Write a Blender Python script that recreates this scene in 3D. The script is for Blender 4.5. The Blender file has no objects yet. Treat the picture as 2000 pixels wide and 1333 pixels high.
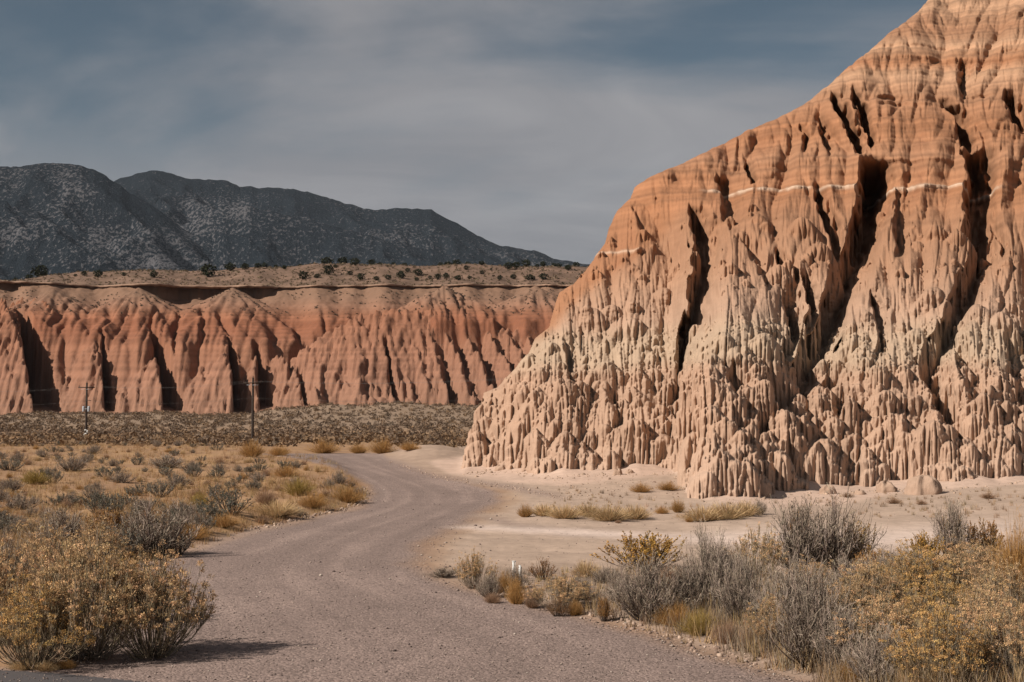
import bpy, math, random
import numpy as np
from math import radians, sin, cos, tan, pi

random.seed(7)
rng = np.random.default_rng(7)
scene = bpy.context.scene
COL = scene.collection

# ------------------------------------------------------------------ camera
FPX = 2778.0          # focal length in pixels of a 2000 px wide picture
CAMZ = 3.2            # the photographer stands on slightly raised ground
HOR = 815.0           # picture row of the horizon
PITCH = math.atan((HOR - 666.5) / FPX)
cam_data = bpy.data.cameras.new('camera')
cam = bpy.data.objects.new('camera', cam_data)
COL.objects.link(cam)
cam_data.sensor_width = 36.0
cam_data.lens = FPX / 2000.0 * 36.0
cam_data.clip_start = 0.5
cam_data.clip_end = 40000.0
cam.location = (0, 0, CAMZ)
cam.rotation_euler = (radians(90) + PITCH, 0, 0)
scene.camera = cam

# ------------------------------------------------------------------ world
SUN_EL, SUN_AZ = 37.0, 61.0      # azimuth: degrees to the left of straight behind the camera
world = bpy.data.worlds.new('World')
scene.world = world
world.use_nodes = True
nt = world.node_tree
for n in list(nt.nodes):
    nt.nodes.remove(n)
def N(tree, typ, **kw):
    n = tree.nodes.new(typ)
    for k, v in kw.items():
        if k.startswith('_'):
            setattr(n, k[1:], v)
        else:
            key = k
            if key.startswith('i') and key[1:].isdigit():
                key = int(key[1:])
            n.inputs[key].default_value = v
    return n
out = N(nt, 'ShaderNodeOutputWorld')
bg = N(nt, 'ShaderNodeBackground', Strength=0.055)
sky = N(nt, 'ShaderNodeTexSky', _sky_type='NISHITA', _sun_disc=False)
sky.sun_elevation = radians(SUN_EL)
# the sun stands to the left and behind: direction (-sin az, -cos az)
sky.sun_rotation = radians(180.0 + SUN_AZ)
sky.altitude = 1400.0
sky.air_density = 0.8
sky.dust_density = 1.2
sky.ozone_density = 1.5
tc = N(nt, 'ShaderNodeTexCoord')
sep = N(nt, 'ShaderNodeSeparateXYZ')
nt.links.new(tc.outputs['Generated'], sep.inputs[0])
def M(tree, op, a, b=None, c=None, clamp=False):
    n = tree.nodes.new('ShaderNodeMath'); n.operation = op; n.use_clamp = clamp
    for i, v in enumerate((a, b, c)):
        if v is None: continue
        if isinstance(v, (int, float)): n.inputs[i].default_value = v
        else: tree.links.new(v, n.inputs[i])
    return n.outputs[0]
# high thin cloud seen on a flat layer overhead
zc = M(nt, 'ADD', M(nt, 'MAXIMUM', sep.outputs['Z'], 0.0), 0.20)
cx = M(nt, 'DIVIDE', sep.outputs['X'], zc)
cy = M(nt, 'DIVIDE', sep.outputs['Y'], zc)
comb = N(nt, 'ShaderNodeCombineXYZ')
nt.links.new(cx, comb.inputs[0]); nt.links.new(cy, comb.inputs[1])
mp = N(nt, 'ShaderNodeMapping')
mp.inputs['Location'].default_value = (1.9, 5.5, 0.0)
mp.inputs['Rotation'].default_value = (0, 0, radians(-32))
mp.inputs['Scale'].default_value = (0.75, 0.9, 1)
nt.links.new(comb.outputs[0], mp.inputs['Vector'])
n1 = N(nt, 'ShaderNodeTexNoise', Scale=1.0, Detail=7.0, Roughness=0.52, Distortion=0.6)
nt.links.new(mp.outputs[0], n1.inputs['Vector'])
r1 = N(nt, 'ShaderNodeMapRange', i1=0.40, i2=0.60); r1.interpolation_type = 'SMOOTHSTEP'
nt.links.new(n1.outputs['Fac'], r1.inputs[0])
# near the horizon the thin layer closes to an even veil
rz = N(nt, 'ShaderNodeMapRange', i1=0.225, i2=0.13); rz.interpolation_type = 'SMOOTHSTEP'
nt.links.new(sep.outputs['Z'], rz.inputs[0])
cover = M(nt, 'MAXIMUM', r1.outputs[0], rz.outputs[0])
cover = M(nt, 'MULTIPLY', cover, 0.93)
skyc = N(nt, 'ShaderNodeMix', _data_type='RGBA', _blend_type='MULTIPLY')
skyc.inputs['Factor'].default_value = 1.0
nt.links.new(sky.outputs[0], skyc.inputs['A'])
skyc.inputs['B'].default_value = (0.90, 0.84, 0.66, 1)
mixc = N(nt, 'ShaderNodeMix', _data_type='RGBA')
nt.links.new(cover, mixc.inputs['Factor'])
nt.links.new(skyc.outputs['Result'], mixc.inputs['A'])
# brighter wisps inside the veil
n2 = N(nt, 'ShaderNodeTexNoise', Scale=2.3, Detail=8.0, Roughness=0.55, Distortion=0.9)
nt.links.new(mp.outputs[0], n2.inputs['Vector'])
mixw = N(nt, 'ShaderNodeMix', _data_type='RGBA')
r2 = N(nt, 'ShaderNodeMapRange', i1=0.40, i2=0.68)
nt.links.new(n2.outputs['Fac'], r2.inputs[0])
nt.links.new(r2.outputs[0], mixw.inputs['Factor'])
mixw.inputs['A'].default_value = (3.75, 3.75, 3.98, 1)
mixw.inputs['B'].default_value = (4.9, 4.8, 4.95, 1)
nt.links.new(mixw.outputs['Result'], mixc.inputs['B'])
nt.links.new(mixc.outputs['Result'], bg.inputs['Color'])
nt.links.new(bg.outputs[0], out.inputs['Surface'])

sd = bpy.data.lights.new('sun', 'SUN')
sd.energy = 5.0
sd.angle = radians(0.5)
sd.color = (1.0, 0.93, 0.84)
sun = bpy.data.objects.new('sun', sd)
COL.objects.link(sun)
# lamp points along -Z; aim it so light travels from the sun's direction
from mathutils import Vector
sv = Vector((-sin(radians(SUN_AZ)) * cos(radians(SUN_EL)), -cos(radians(SUN_AZ)) * cos(radians(SUN_EL)), sin(radians(SUN_EL))))
sun.rotation_euler = sv.to_track_quat('Z', 'Y').to_euler()
sun.location = (-40, -20, 60)

vs = scene.view_settings
vs.view_transform = 'Standard'
vs.look = 'None'
vs.exposure = 0.32
vs.gamma = 1.0
vs.use_curve_mapping = False
scene.render.engine = 'CYCLES'
scene.cycles.max_bounces = 4
scene.cycles.diffuse_bounces = 1
scene.cycles.use_denoising = True

# ------------------------------------------------------------------ numeric helpers
def _hash(ix, iy, seed):
    h = (ix.astype(np.int64) * 374761393 + iy.astype(np.int64) * 668265263 + seed * 974711) & 0xFFFFFFFF
    h = ((h ^ (h >> 13)) * 1274126177) & 0xFFFFFFFF
    h = (h ^ (h >> 16)) & 0xFFFFFFFF
    return h
def noise(x, y, seed=0):
    """gradient noise, about -1..1"""
    x = np.asarray(x, dtype=np.float64); y = np.asarray(y, dtype=np.float64)
    x, y = np.broadcast_arrays(x, y)
    ix = np.floor(x); iy = np.floor(y)
    fx = x - ix; fy = y - iy
    ux = fx * fx * fx * (fx * (fx * 6 - 15) + 10); uy = fy * fy * fy * (fy * (fy * 6 - 15) + 10)
    def g(dx, dy):
        a = _hash(ix + dx, iy + dy, seed) * (2 * np.pi / 4294967296.0)
        return np.cos(a) * (fx - dx) + np.sin(a) * (fy - dy)
    a = g(0, 0) * (1 - ux) + g(1, 0) * ux
    b = g(0, 1) * (1 - ux) + g(1, 1) * ux
    return (a * (1 - uy) + b * uy) * 1.5
def fbm(x, y, octv=4, seed=0, gain=0.5):
    s = 0; a = 1.0; t = 0
    for k in range(octv):
        s = s + a * noise(np.asarray(x) * 2 ** k, np.asarray(y) * 2 ** k, seed + 17 * k); t += a; a *= gain
    return s / t
def ss(a, b, x):
    t = np.clip((np.asarray(x, dtype=np.float64) - a) / (b - a), 0, 1)
    return t * t * (3 - 2 * t)
def lerp(a, b, t):
    return a + (b - a) * t
def to_pic(x, y, z):
    """bearing and elevation of a point, as picture column and row"""
    c, s = cos(PITCH), sin(PITCH)
    dz = z - CAMZ
    fw = y * c + dz * s
    up = -y * s + dz * c
    return 1000 + FPX * x / fw, 666.5 - FPX * up / fw
def ray(px, py):
    """(x/y, z/y) slopes of the sight line through a picture point"""
    c, s = cos(PITCH), sin(PITCH)
    u = (px - 1000) / FPX; v = (666.5 - py) / FPX
    fwd = c - v * s; up = s + v * c
    return u / fwd, up / fwd

# ------------------------------------------------------------------ terrain height and regions
BANKX = np.array([886, 895, 910, 930, 950, 965, 980, 995, 1015, 1040, 1085, 1110, 1200, 1290, 1315, 1333.])
BANKL = np.array([505, 570, 640, 690, 716, 724, 716, 680, 590, 480, 330, 250, 210, 150, -100, -420.])
RIGHTY = np.array([886, 900, 915, 930, 945, 960, 980, 1000, 1030, 1060, 1100, 1130, 1160, 1200, 1240, 1280, 1333.])
RIGHTX = np.array([745, 765, 800, 850, 915, 975, 985, 950, 900, 850, 835, 860, 960, 1130, 1290, 1400, 1580.])
def plane_pic(x, y):
    return to_pic(x, np.maximum(y, 1.0), 0.0)
def road_d(px, py):
    """signed picture distance inside the gravel road (positive inside)"""
    l = np.interp(py, BANKX, BANKL); r = np.interp(py, RIGHTY, RIGHTX)
    d = np.minimum(px - l, r - px)
    d = np.where(py < 886, -(886 - py) * 12 - 5, d)
    return d
def rise(y):
    return 3.8 * ss(200, 440, y) + 0.45 * ss(48, 74, y)
def G(x, y):
    x = np.asarray(x, dtype=np.float64); y = np.asarray(y, dtype=np.float64)
    px, py = plane_pic(x, y)
    z = rise(y)
    z = z + (2.6 * ss(470, 640, px) + 0.9 * noise(px / 70.0, px * 0 + 0.4, 6)) * ss(300, 418, y) * (1 - ss(460, 600, y))
    z = z + 0.25 * fbm(x / 40, y / 40, 3, 5) * ss(30, 120, y)
    l = np.interp(py, BANKX, BANKL)
    sc = FPX / np.maximum(y, 3.0)
    inl = (l - px) / sc                         # metres left of the road edge
    front = ss(14, 20, y)
    z = z + (0.30 * ss(0.0, 1.6, inl) + 0.10 * fbm(x / 1.7, y / 2.5, 3, 9) * ss(0, 1.2, inl)) * ss(27, 36, y) * (1 - ss(110, 150, y))
    # low bank and wash side on the right of the far bend
    b = np.exp(-((px - 845) / 75.0) ** 2) * np.exp(-((y - 100) / 14.0) ** 2)
    z = z + 0.75 * b + 0.10 * b * fbm(x / 1.2, y / 2.0, 3, 11)
    # ground climbs to the foot of the cliff on the far right
    z = z + 0.45 * ss(1560, 2100, px) * ss(38, 62, y) * (1 - ss(100, 160, y))
    amp = np.interp(px, [880, 1000, 1100, 1250, 1330, 1450, 1600, 2100], [0, 0.1, 0.2, 0.4, 0.38, 0.12, 0.0, 0.0])
    z = z + amp * ss(50, 68, y) * (1 - ss(120, 170, y))
    rd = ss(-40, 40, road_d(px, py))
    z = z + (0.035 * fbm(x / 0.9, y / 0.9, 4, 21) + 0.10 * fbm(x / 6, y / 9, 2, 22)) * (1 - 0.8 * rd) * ss(5, 14, y)
    # right foreground bank under the shrubs
    z = z + 0.16 * ss(0.0, 1.5, (px - np.interp(py, RIGHTY, RIGHTX)) / sc) * (py > 1120) * ss(1120, 1180, py)
    return z
def ground_many(px, py):
    """ground points met by the sight lines through many picture points"""
    px = np.atleast_1d(np.asarray(px, float)); py = np.atleast_1d(np.asarray(py, float))
    kx, kz = ray(px, py)
    ys = np.geomspace(10, 700, 90)
    YY = ys[None, :]
    hit = (CAMZ + kz[:, None] * YY) <= G(kx[:, None] * YY, YY + 0 * kx[:, None])
    i = np.where(hit.any(1), hit.argmax(1), len(ys) - 1)
    hi = ys[i]; lo = ys[np.maximum(i - 1, 0)]
    for _ in range(12):
        m = (lo + hi) / 2
        below = CAMZ + kz * m <= G(kx * m, m)
        hi = np.where(below, m, hi); lo = np.where(below, lo, m)
    return np.stack([kx * hi, hi, G(kx * hi, hi)], -1)
def ground_at(px, py):
    p = ground_many(px, py)[0]
    return float(p[0]), float(p[1]), float(p[2])

# ------------------------------------------------------------------ object helpers
def tag(o, label=None, cat=None, group=None, kind=None):
    if label: o['label'] = label
    if cat: o['category'] = cat
    if group: o['group'] = group
    if kind: o['kind'] = kind
    return o
def mesh_np(name, verts, faces, mat=None, cols=None, smooth=False, uvs=None):
    """faces: (n,3) or (n,4) int array"""
    me = bpy.data.meshes.new(name)
    verts = np.ascontiguousarray(verts, dtype=np.float32)
    faces = np.ascontiguousarray(faces, dtype=np.int32)
    k = faces.shape[1]
    me.vertices.add(len(verts)); me.vertices.foreach_set('co', verts.ravel())
    me.loops.add(faces.size); me.loops.foreach_set('vertex_index', faces.ravel())
    me.polygons.add(len(faces))
    me.polygons.foreach_set('loop_start', np.arange(0, faces.size, k, dtype=np.int32))
    if smooth:
        me.polygons.foreach_set('use_smooth', np.ones(len(faces), dtype=bool))
    me.update(calc_edges=True)
    me.validate()
    if cols is not None:
        ca = me.color_attributes.new('Col', 'FLOAT_COLOR', 'POINT')
        c4 = np.ones((len(verts), 4), dtype=np.float32); c4[:, :3] = cols
        ca.data.foreach_set('color', c4.ravel())
    if mat: me.materials.append(mat)
    return me
def link(name, me, parent=None):
    o = bpy.data.objects.new(name, me)
    COL.objects.link(o)
    if parent: o.parent = parent
    return o
def grid_faces(nr, nc):
    a = (np.arange(nr - 1)[:, None] * nc + np.arange(nc - 1)[None, :]).ravel()
    return np.stack([a, a + 1, a + nc + 1, a + nc], 1)
def submesh(verts, faces, cols):
    used, inv = np.unique(faces.ravel(), return_inverse=True)
    return verts[used], inv.reshape(faces.shape), cols[used]

# ------------------------------------------------------------------ materials
def earth_mat(name, scale=1.0, bump=0.3, grain=0.25, detail_scale=8.0, rough=0.95, stretch=(1, 1, 1), strat=0.0, speck=0.0, bdist=0.05):
    m = bpy.data.materials.new(name); m.use_nodes = True
    t = m.node_tree
    b = t.nodes['Principled BSDF']
    b.inputs['Roughness'].default_value = rough
    b.inputs['Specular IOR Level'].default_value = 0.12
    at = t.nodes.new('ShaderNodeAttribute'); at.attribute_name = 'Col'
    tc = t.nodes.new('ShaderNodeTexCoord')
    mp = t.nodes.new('ShaderNodeMapping'); mp.inputs['Scale'].default_value = stretch
    t.links.new(tc.outputs['Object'], mp.inputs[0])
    n1 = N(t, 'ShaderNodeTexNoise', Scale=detail_scale, Detail=6.0, Roughness=0.62)
    t.links.new(mp.outputs[0], n1.inputs['Vector'])
    n2 = N(t, 'ShaderNodeTexNoise', Scale=detail_scale * 0.13, Detail=4.0, Roughness=0.55)
    t.links.new(mp.outputs[0], n2.inputs['Vector'])
    v = M(t, 'MULTIPLY_ADD', M(t, 'SUBTRACT', n1.outputs['Fac'], 0.5), grain * 2.0, 1.0)
    v2 = M(t, 'MULTIPLY_ADD', M(t, 'SUBTRACT', n2.outputs['Fac'], 0.5), grain * 1.6, 1.0)
    v = M(t, 'MULTIPLY', v, v2)
    h = n1.outputs['Fac']
    if strat > 0:
        sx = t.nodes.new('ShaderNodeSeparateXYZ'); t.links.new(tc.outputs['Object'], sx.inputs[0])
        cb = t.nodes.new('ShaderNodeCombineXYZ')
        t.links.new(M(t, 'MULTIPLY', sx.outputs['X'], 0.03), cb.inputs[0]); t.links.new(M(t, 'MULTIPLY', sx.outputs['Y'], 0.03), cb.inputs[1])
        t.links.new(sx.outputs['Z'], cb.inputs[2])
        n3 = N(t, 'ShaderNodeTexNoise', Scale=2.2, Detail=5.0, Roughness=0.7)
        t.links.new(cb.outputs[0], n3.inputs['Vector'])
        v = M(t, 'MULTIPLY', v, M(t, 'MULTIPLY_ADD', M(t, 'SUBTRACT', n3.outputs['Fac'], 0.5), strat * 2, 1.0))
        h = M(t, 'ADD', h, M(t, 'MULTIPLY', n3.outputs['Fac'], strat * 1.5))
    if speck > 0:
        vo = N(t, 'ShaderNodeTexVoronoi', Scale=27.0, Randomness=1.0)
        t.links.new(tc.outputs['Object'], vo.inputs['Vector'])
        sp = t.nodes.new('ShaderNodeSeparateColor'); t.links.new(vo.outputs['Color'], sp.inputs[0])
        v = M(t, 'MULTIPLY', v, M(t, 'MULTIPLY_ADD', M(t, 'SUBTRACT', sp.outputs[0], 0.5), speck, 1.0))
        h = M(t, 'SUBTRACT', h, M(t, 'MULTIPLY', vo.outputs['Distance'], 0.6))
    mul = N(t, 'ShaderNodeVectorMath', _operation='SCALE')
    t.links.new(at.outputs['Color'], mul.inputs[0]); t.links.new(v, mul.inputs['Scale'])
    t.links.new(mul.outputs[0], b.inputs['Base Color'])
    bp = N(t, 'ShaderNodeBump', Strength=bump, Distance=bdist)
    t.links.new(h, bp.inputs['Height']); t.links.new(bp.outputs[0], b.inputs['Normal'])
    return m
def plain_mat(name, col, rough=0.85, var=0.25, metal=0.0, scale=12.0, translucent=0.0, objvar=0.0):
    m = bpy.data.materials.new(name); m.use_nodes = True
    t = m.node_tree
    b = t.nodes['Principled BSDF']
    b.inputs['Roughness'].default_value = rough
    b.inputs['Metallic'].default_value = metal
    b.inputs['Specular IOR Level'].default_value = 0.15
    tc = t.nodes.new('ShaderNodeTexCoord')
    n1 = N(t, 'ShaderNodeTexNoise', Scale=scale, Detail=3.0, Roughness=0.6)
    t.links.new(tc.outputs['Object'], n1.inputs['Vector'])
    v = M(t, 'MULTIPLY_ADD', M(t, 'SUBTRACT', n1.outputs['Fac'], 0.5), var * 3.0, 1.0)
    if objvar > 0:
        oi = t.nodes.new('ShaderNodeObjectInfo')
        v = M(t, 'MULTIPLY', v, M(t, 'MULTIPLY_ADD', M(t, 'SUBTRACT', oi.outputs['Random'], 0.5), objvar, 1.0))
    mul = N(t, 'ShaderNodeVectorMath', _operation='SCALE')
    mul.inputs[0].default_value = col
    t.links.new(v, mul.inputs['Scale'])
    t.links.new(mul.outputs[0], b.inputs['Base Color'])
    if translucent > 0:
        tr = t.nodes.new('ShaderNodeBsdfTranslucent')
        t.links.new(mul.outputs[0], tr.inputs['Color'])
        mx = t.nodes.new('ShaderNodeMixShader'); mx.inputs[0].default_value = translucent
        t.links.new(b.outputs[0], mx.inputs[1]); t.links.new(tr.outputs[0], mx.inputs[2])
        t.links.new(mx.outputs[0], t.nodes['Material Output'].inputs['Surface'])
    return m

MAT_GROUND = earth_mat('ground_earth', bump=0.55, grain=0.30, detail_scale=3.0, bdist=0.05)
MAT_ROAD = earth_mat('gravel_road', bump=0.7, grain=0.14, detail_scale=9.0, speck=0.60, bdist=0.03)
MAT_CLIFF = earth_mat('near_cliff_clay', bump=0.55, grain=0.14, detail_scale=2.6, stretch=(1.6, 1.6, 0.55), strat=0.07, bdist=0.12)
MAT_FAR = earth_mat('far_cliff_clay', bump=0.5, grain=0.12, detail_scale=0.8, stretch=(1, 1, 0.6), strat=0.10, bdist=0.4)
MAT_MESA = earth_mat('plateau_soil', bump=0.4, grain=0.35, detail_scale=0.6, bdist=0.4)

# ------------------------------------------------------------------ ground
def ground_colour(x, y, px, py):
    """base colours of the soil by region"""
    sc = FPX / np.maximum(y, 3.0)
    n_s = fbm(x / 3.0, y / 5.0, 4, 31); n_f = fbm(x / 0.7, y / 1.6, 3, 32)
    soil = np.array([0.29, 0.172, 0.10]); strawy = np.array([0.35, 0.21, 0.11])
    c = lerp(soil, strawy, ss(-0.3, 0.4, n_s)[..., None])
    farc = np.array([0.235, 0.172, 0.125])
    c = lerp(c, farc, (ss(190, 300, y) * 0.8)[..., None])
    lot = np.array([0.385, 0.28, 0.213]); sand = np.array([0.50, 0.355, 0.275]); white = np.array([0.60, 0.47, 0.40])
    gravel = np.array([0.228, 0.166, 0.142]); berm = np.array([0.27, 0.195, 0.16])
    r = np.interp(py, RIGHTY, RIGHTX)
    right = ss(-30, 60, px - r + 40 * n_s) * ss(888, 900, py)
    c = lerp(c, lot * (1 + 0.12 * n_f[..., None]), right[..., None])
    # gravelly bank beside the far bend
    b = ss(0, 1, np.exp(-((px - 850) / 95.0) ** 2) * np.exp(-((py - 890) / 30.0) ** 2) * 1.8)
    c = lerp(c, np.array([0.36, 0.255, 0.19]) * (1 + 0.2 * n_f[..., None]), b[..., None])
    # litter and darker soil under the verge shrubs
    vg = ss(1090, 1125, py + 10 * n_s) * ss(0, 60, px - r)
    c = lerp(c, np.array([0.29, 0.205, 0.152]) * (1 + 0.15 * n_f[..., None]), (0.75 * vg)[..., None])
    # a dark tongue of gravel between the bend and the sand
    edge = np.interp(px, [740, 850, 1000, 1100, 1200], [892, 930, 952, 972, 1000])
    tb = np.exp(-((py - edge) / 7.0) ** 2) * (px > 735) * ss(1130, 1060, px)
    c = lerp(c, berm, (0.8 * tb)[..., None])
    edge2 = np.interp(px, [940, 1020, 1110, 1400], [1008, 1030, 1040, 1045])
    tb = np.exp(-((py - edge2) / 9.0) ** 2) * ss(880, 960, px) * ss(1330, 1060, px)
    c = lerp(c, berm, (0.7 * tb)[..., None])
    # fresh pale sand washed out at the cliff foot
    top = np.interp(px, [840, 900, 1100, 1340, 1420, 1640, 2000], [900, 890, 895, 880, 900, 900, 880])
    bot = np.interp(px, [835, 880, 1000, 1100, 1330, 1345, 1500, 1640, 1760, 2000], [905, 926, 942, 948, 924, 970, 992, 985, 962, 945])
    s = ss(-4, 6, py - top) * ss(5, -4, py - bot + 4 * n_f) * ss(828, 850, px)
    c = lerp(c, sand, s[..., None])
    # the worn white wheel way across the lot
    trk = np.interp(px, [820, 1000, 1350, 1700, 2000], [1026, 1034, 1052, 1056, 1040])
    w = np.interp(px, [820, 1300, 1500, 2000], [5, 8, 22, 24])
    w1 = np.exp(-((py - trk + 3 * n_f) / w) ** 2) * ss(760, 900, px)
    c = lerp(c, white, (0.75 * w1)[..., None])
    trk2 = np.interp(px, [760, 880, 1040], [1022, 1010, 1002])
    w1 = np.exp(-((py - trk2 + 2 * n_f) / 5) ** 2) * ss(700, 800, px) * ss(1060, 980, px)
    c = lerp(c, lot, (0.75 * w1)[..., None])
    stk = fbm(x / 14.0, y / 0.9, 4, 47)
    c = c * (1 + 0.20 * stk * right * ss(985, 1010, py))[..., None]
    # gravel road with wheel streaks
    d = road_d(px, py)
    soft = np.clip(np.interp(py, [886, 950, 1050, 1333], [6, 18, 50, 90]), 4, 90)
    rr = ss(-soft, soft, d + soft * 1.1 * n_s - soft * 0.1)
    l = np.interp(py, BANKX, BANKL); u = (px - l) / np.maximum(r - l, 1)
    st = fbm(u * 9 + 3, y / 26.0, 3, 41)
    g = gravel * (1 + 0.17 * st[..., None] + 0.16 * n_s[..., None] + 0.05 * n_f[..., None])
    dusty = np.array([0.335, 0.245, 0.205])
    g = lerp(g, dusty, (0.40 * ss(0.05, 0.5, st + 0.6 * n_s) + 0.25 * ss(0.8, 1.0, u))[..., None] * ss(1300, 1150, py)[..., None] * 0.8)
    c = lerp(c, g, rr[..., None])
    # left shoulder is pale trodden dirt
    sh = np.exp(-((px - l) / (soft * 0.6 + 3)) ** 2) * (py > 990) * (py < 1130)
    c = lerp(c, np.array([0.34, 0.24, 0.185]), (0.6 * sh)[..., None])
    return c
FOOT = [(905, 921), (950, 917), (1000, 919), (1060, 926), (1100, 925), (1150, 921), (1250, 919), (1312, 916), (1345, 960), (1390, 975), (1450, 974), (1520, 962), (1600, 957), (1700, 952), (1800, 948), (1860, 950), (1900, 945), (1960, 940), (2000, 930), (2300, 925)]
FX = [p[0] for p in FOOT]
FB = [ground_at(*p)[1] for p in FOOT]
FX = [870] + FX + [2700]; FB = [FB[0] + 3] + FB + [FB[-1] + 4]
def build_ground():
    dense = np.linspace(-0.40, 0.40, 560)
    ang = np.arctan(dense)
    outl = np.linspace(-pi, ang[0], 40)[:-1]; outr = np.linspace(ang[-1], pi, 40)[1:]
    ang = np.concatenate([outl, ang, outr])
    near = np.linspace(0.5, 14.5, 8)[:-1]
    pyr = np.linspace(1400, 838, 400)
    dist = CAMZ * FPX / (pyr - HOR)
    dist = np.concatenate([near, dist, np.linspace(dist[-1], 480, 40)[1:], np.geomspace(500, 7000, 16)])
    A, D = np.meshgrid(ang, dist)
    # distance measured along the valley axis inside the view, radially elsewhere
    inside = np.abs(A) < 0.385
    X = np.where(inside, np.tan(A) * D, np.sin(A) * D); Y = np.where(inside, D, np.cos(A) * D)
    Yc = np.where(inside, Y, D * 0.93)
    blend = np.abs(A) > 0.385
    Z = np.where(np.abs(A) < 1.3, G(X, np.maximum(Y, 0.6)), rise(np.maximum(Y, 0)))
    Z = np.where(D > 600, 2.0, Z)
    # silt washed down against the foot of the cliff
    bpx = 1000 + FPX * X / np.maximum(Y, 1.0)
    tf = np.clip(np.interp(bpx, FX, FB) - Y, -0.5, 9)
    fan = 0.5 + 0.5 * noise(X / 2.3, Y * 0, 61) + 0.3 * noise(X / 0.9, Y * 0, 62)
    Z = Z + (0.42 * np.clip(fan, 0.1, 1.2) * np.clip(1 - tf / 2.6, 0, 1) ** 2) * ss(890, 930, bpx) * (Y > 40) * (Y < 90) * (np.abs(A) < 0.5)
    px, py = to_pic(X, np.maximum(Y, 0.6), Z)
    C = ground_colour(X, np.maximum(Y, 0.6), px, py)
    V = np.stack([X, Y, Z], -1).reshape(-1, 3); C = C.reshape(-1, 3)
    F = grid_faces(len(dist), len(ang))
    pxc = px.ravel()[F].mean(1); pyc = py.ravel()[F].mean(1); Yf = V[F][:, :, 1].mean(1)
    xs = V[F][:, :, 0].mean(1)
    dd = road_d(pxc, pyc)
    wob = fbm(xs / 1.2, Yf / 2.0, 3, 51) * np.interp(pyc, [886, 1333], [5, 40])
    isroad = (dd + wob > 0) & (Yf > 8)
    # paved strip in the near left corner
    paved = (pyc > np.interp(pxc, [-400, 0, 120, 260, 420], [1296, 1309, 1316, 1330, 1346]) + 0 * pxc) & (pxc < 420) & (Yf > 8)
    isroad &= ~paved
    lot = (~isroad) & (~paved) & (pxc > 700) & (pyc > 888) & (Yf > 8) & (pyc > np.interp(pxc, [740, 850, 1000, 1100, 1340, 1400, 1700, 2100], [888, 928, 955, 972, 985, 1000, 1012, 1008])) & (pyc < np.interp(pxc, [800, 870, 1100, 1300, 2100], [1060, 1110, 1110, 1090, 1080]))
    rest = ~(isroad | lot | paved)
    for nm, msk, mat in (('ground', rest, MAT_GROUND), ('dirt_road', isroad, MAT_ROAD), ('dirt_pullout', lot, MAT_GROUND), ('paved_road_edge', paved, None)):
        v, f, c = submesh(V, F[msk], C)
        if mat is None:
            mat = plain_mat('old_asphalt', (0.085, 0.075, 0.075), 0.9, 0.22, scale=30.0)
        me = mesh_np(nm, v, f, mat, c, smooth=True)
        tag(link(nm, me), kind='structure')
build_ground()

# ------------------------------------------------------------------ near cliff
def cliff_y(px, z):
    """plan distance of the main cliff face by bearing and height"""
    b = np.interp(px, FX, FB)
    # the foot rises almost sheer, then the face leans back
    top = np.interp(px, [900, 1300, 1500, 1700, 2000, 2700], [98, 95, 93, 92, 92, 90])
    t = np.clip((z - 0.4) / 18.1, 0, None)
    prof = np.where(t < 1, 0.45 * t + 0.55 * t ** 1.4, 1 + (t - 1) * 0.85)
    return b + (top - b) * prof
SIL = np.array([[2000, -420], [1900, -120], [1800, 0], [1775, 20], [1740, 45], [1700, 82], [1660, 112], [1620, 150], [1575, 184], [1540, 205], [1480, 232], [1400, 272], [1330, 305], [1265, 335], [1240, 350],
                [1232, 372], [1205, 398], [1190, 430], [1182, 462], [1162, 490], [1148, 512], [1120, 545], [1092, 562], [1080, 600], [1072, 632], [1045, 655], [1030, 690], [1000, 722], [970, 755],
                [944, 765], [938, 800], [922, 830], [915, 860], [908, 900], [900, 925], [895, 960], [890, 1100]], float)
def sil_px(z):
    # picture row seen at the nose for height z, by fixed point
    py = np.full_like(z, 700.0)
    for _ in range(12):
        px = np.interp(py, SIL[:, 1], SIL[:, 0])
        y = cliff_y(px, z)
        py = HOR - FPX * (z - CAMZ) / y
    return np.interp(py, SIL[:, 1], SIL[:, 0])
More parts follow.
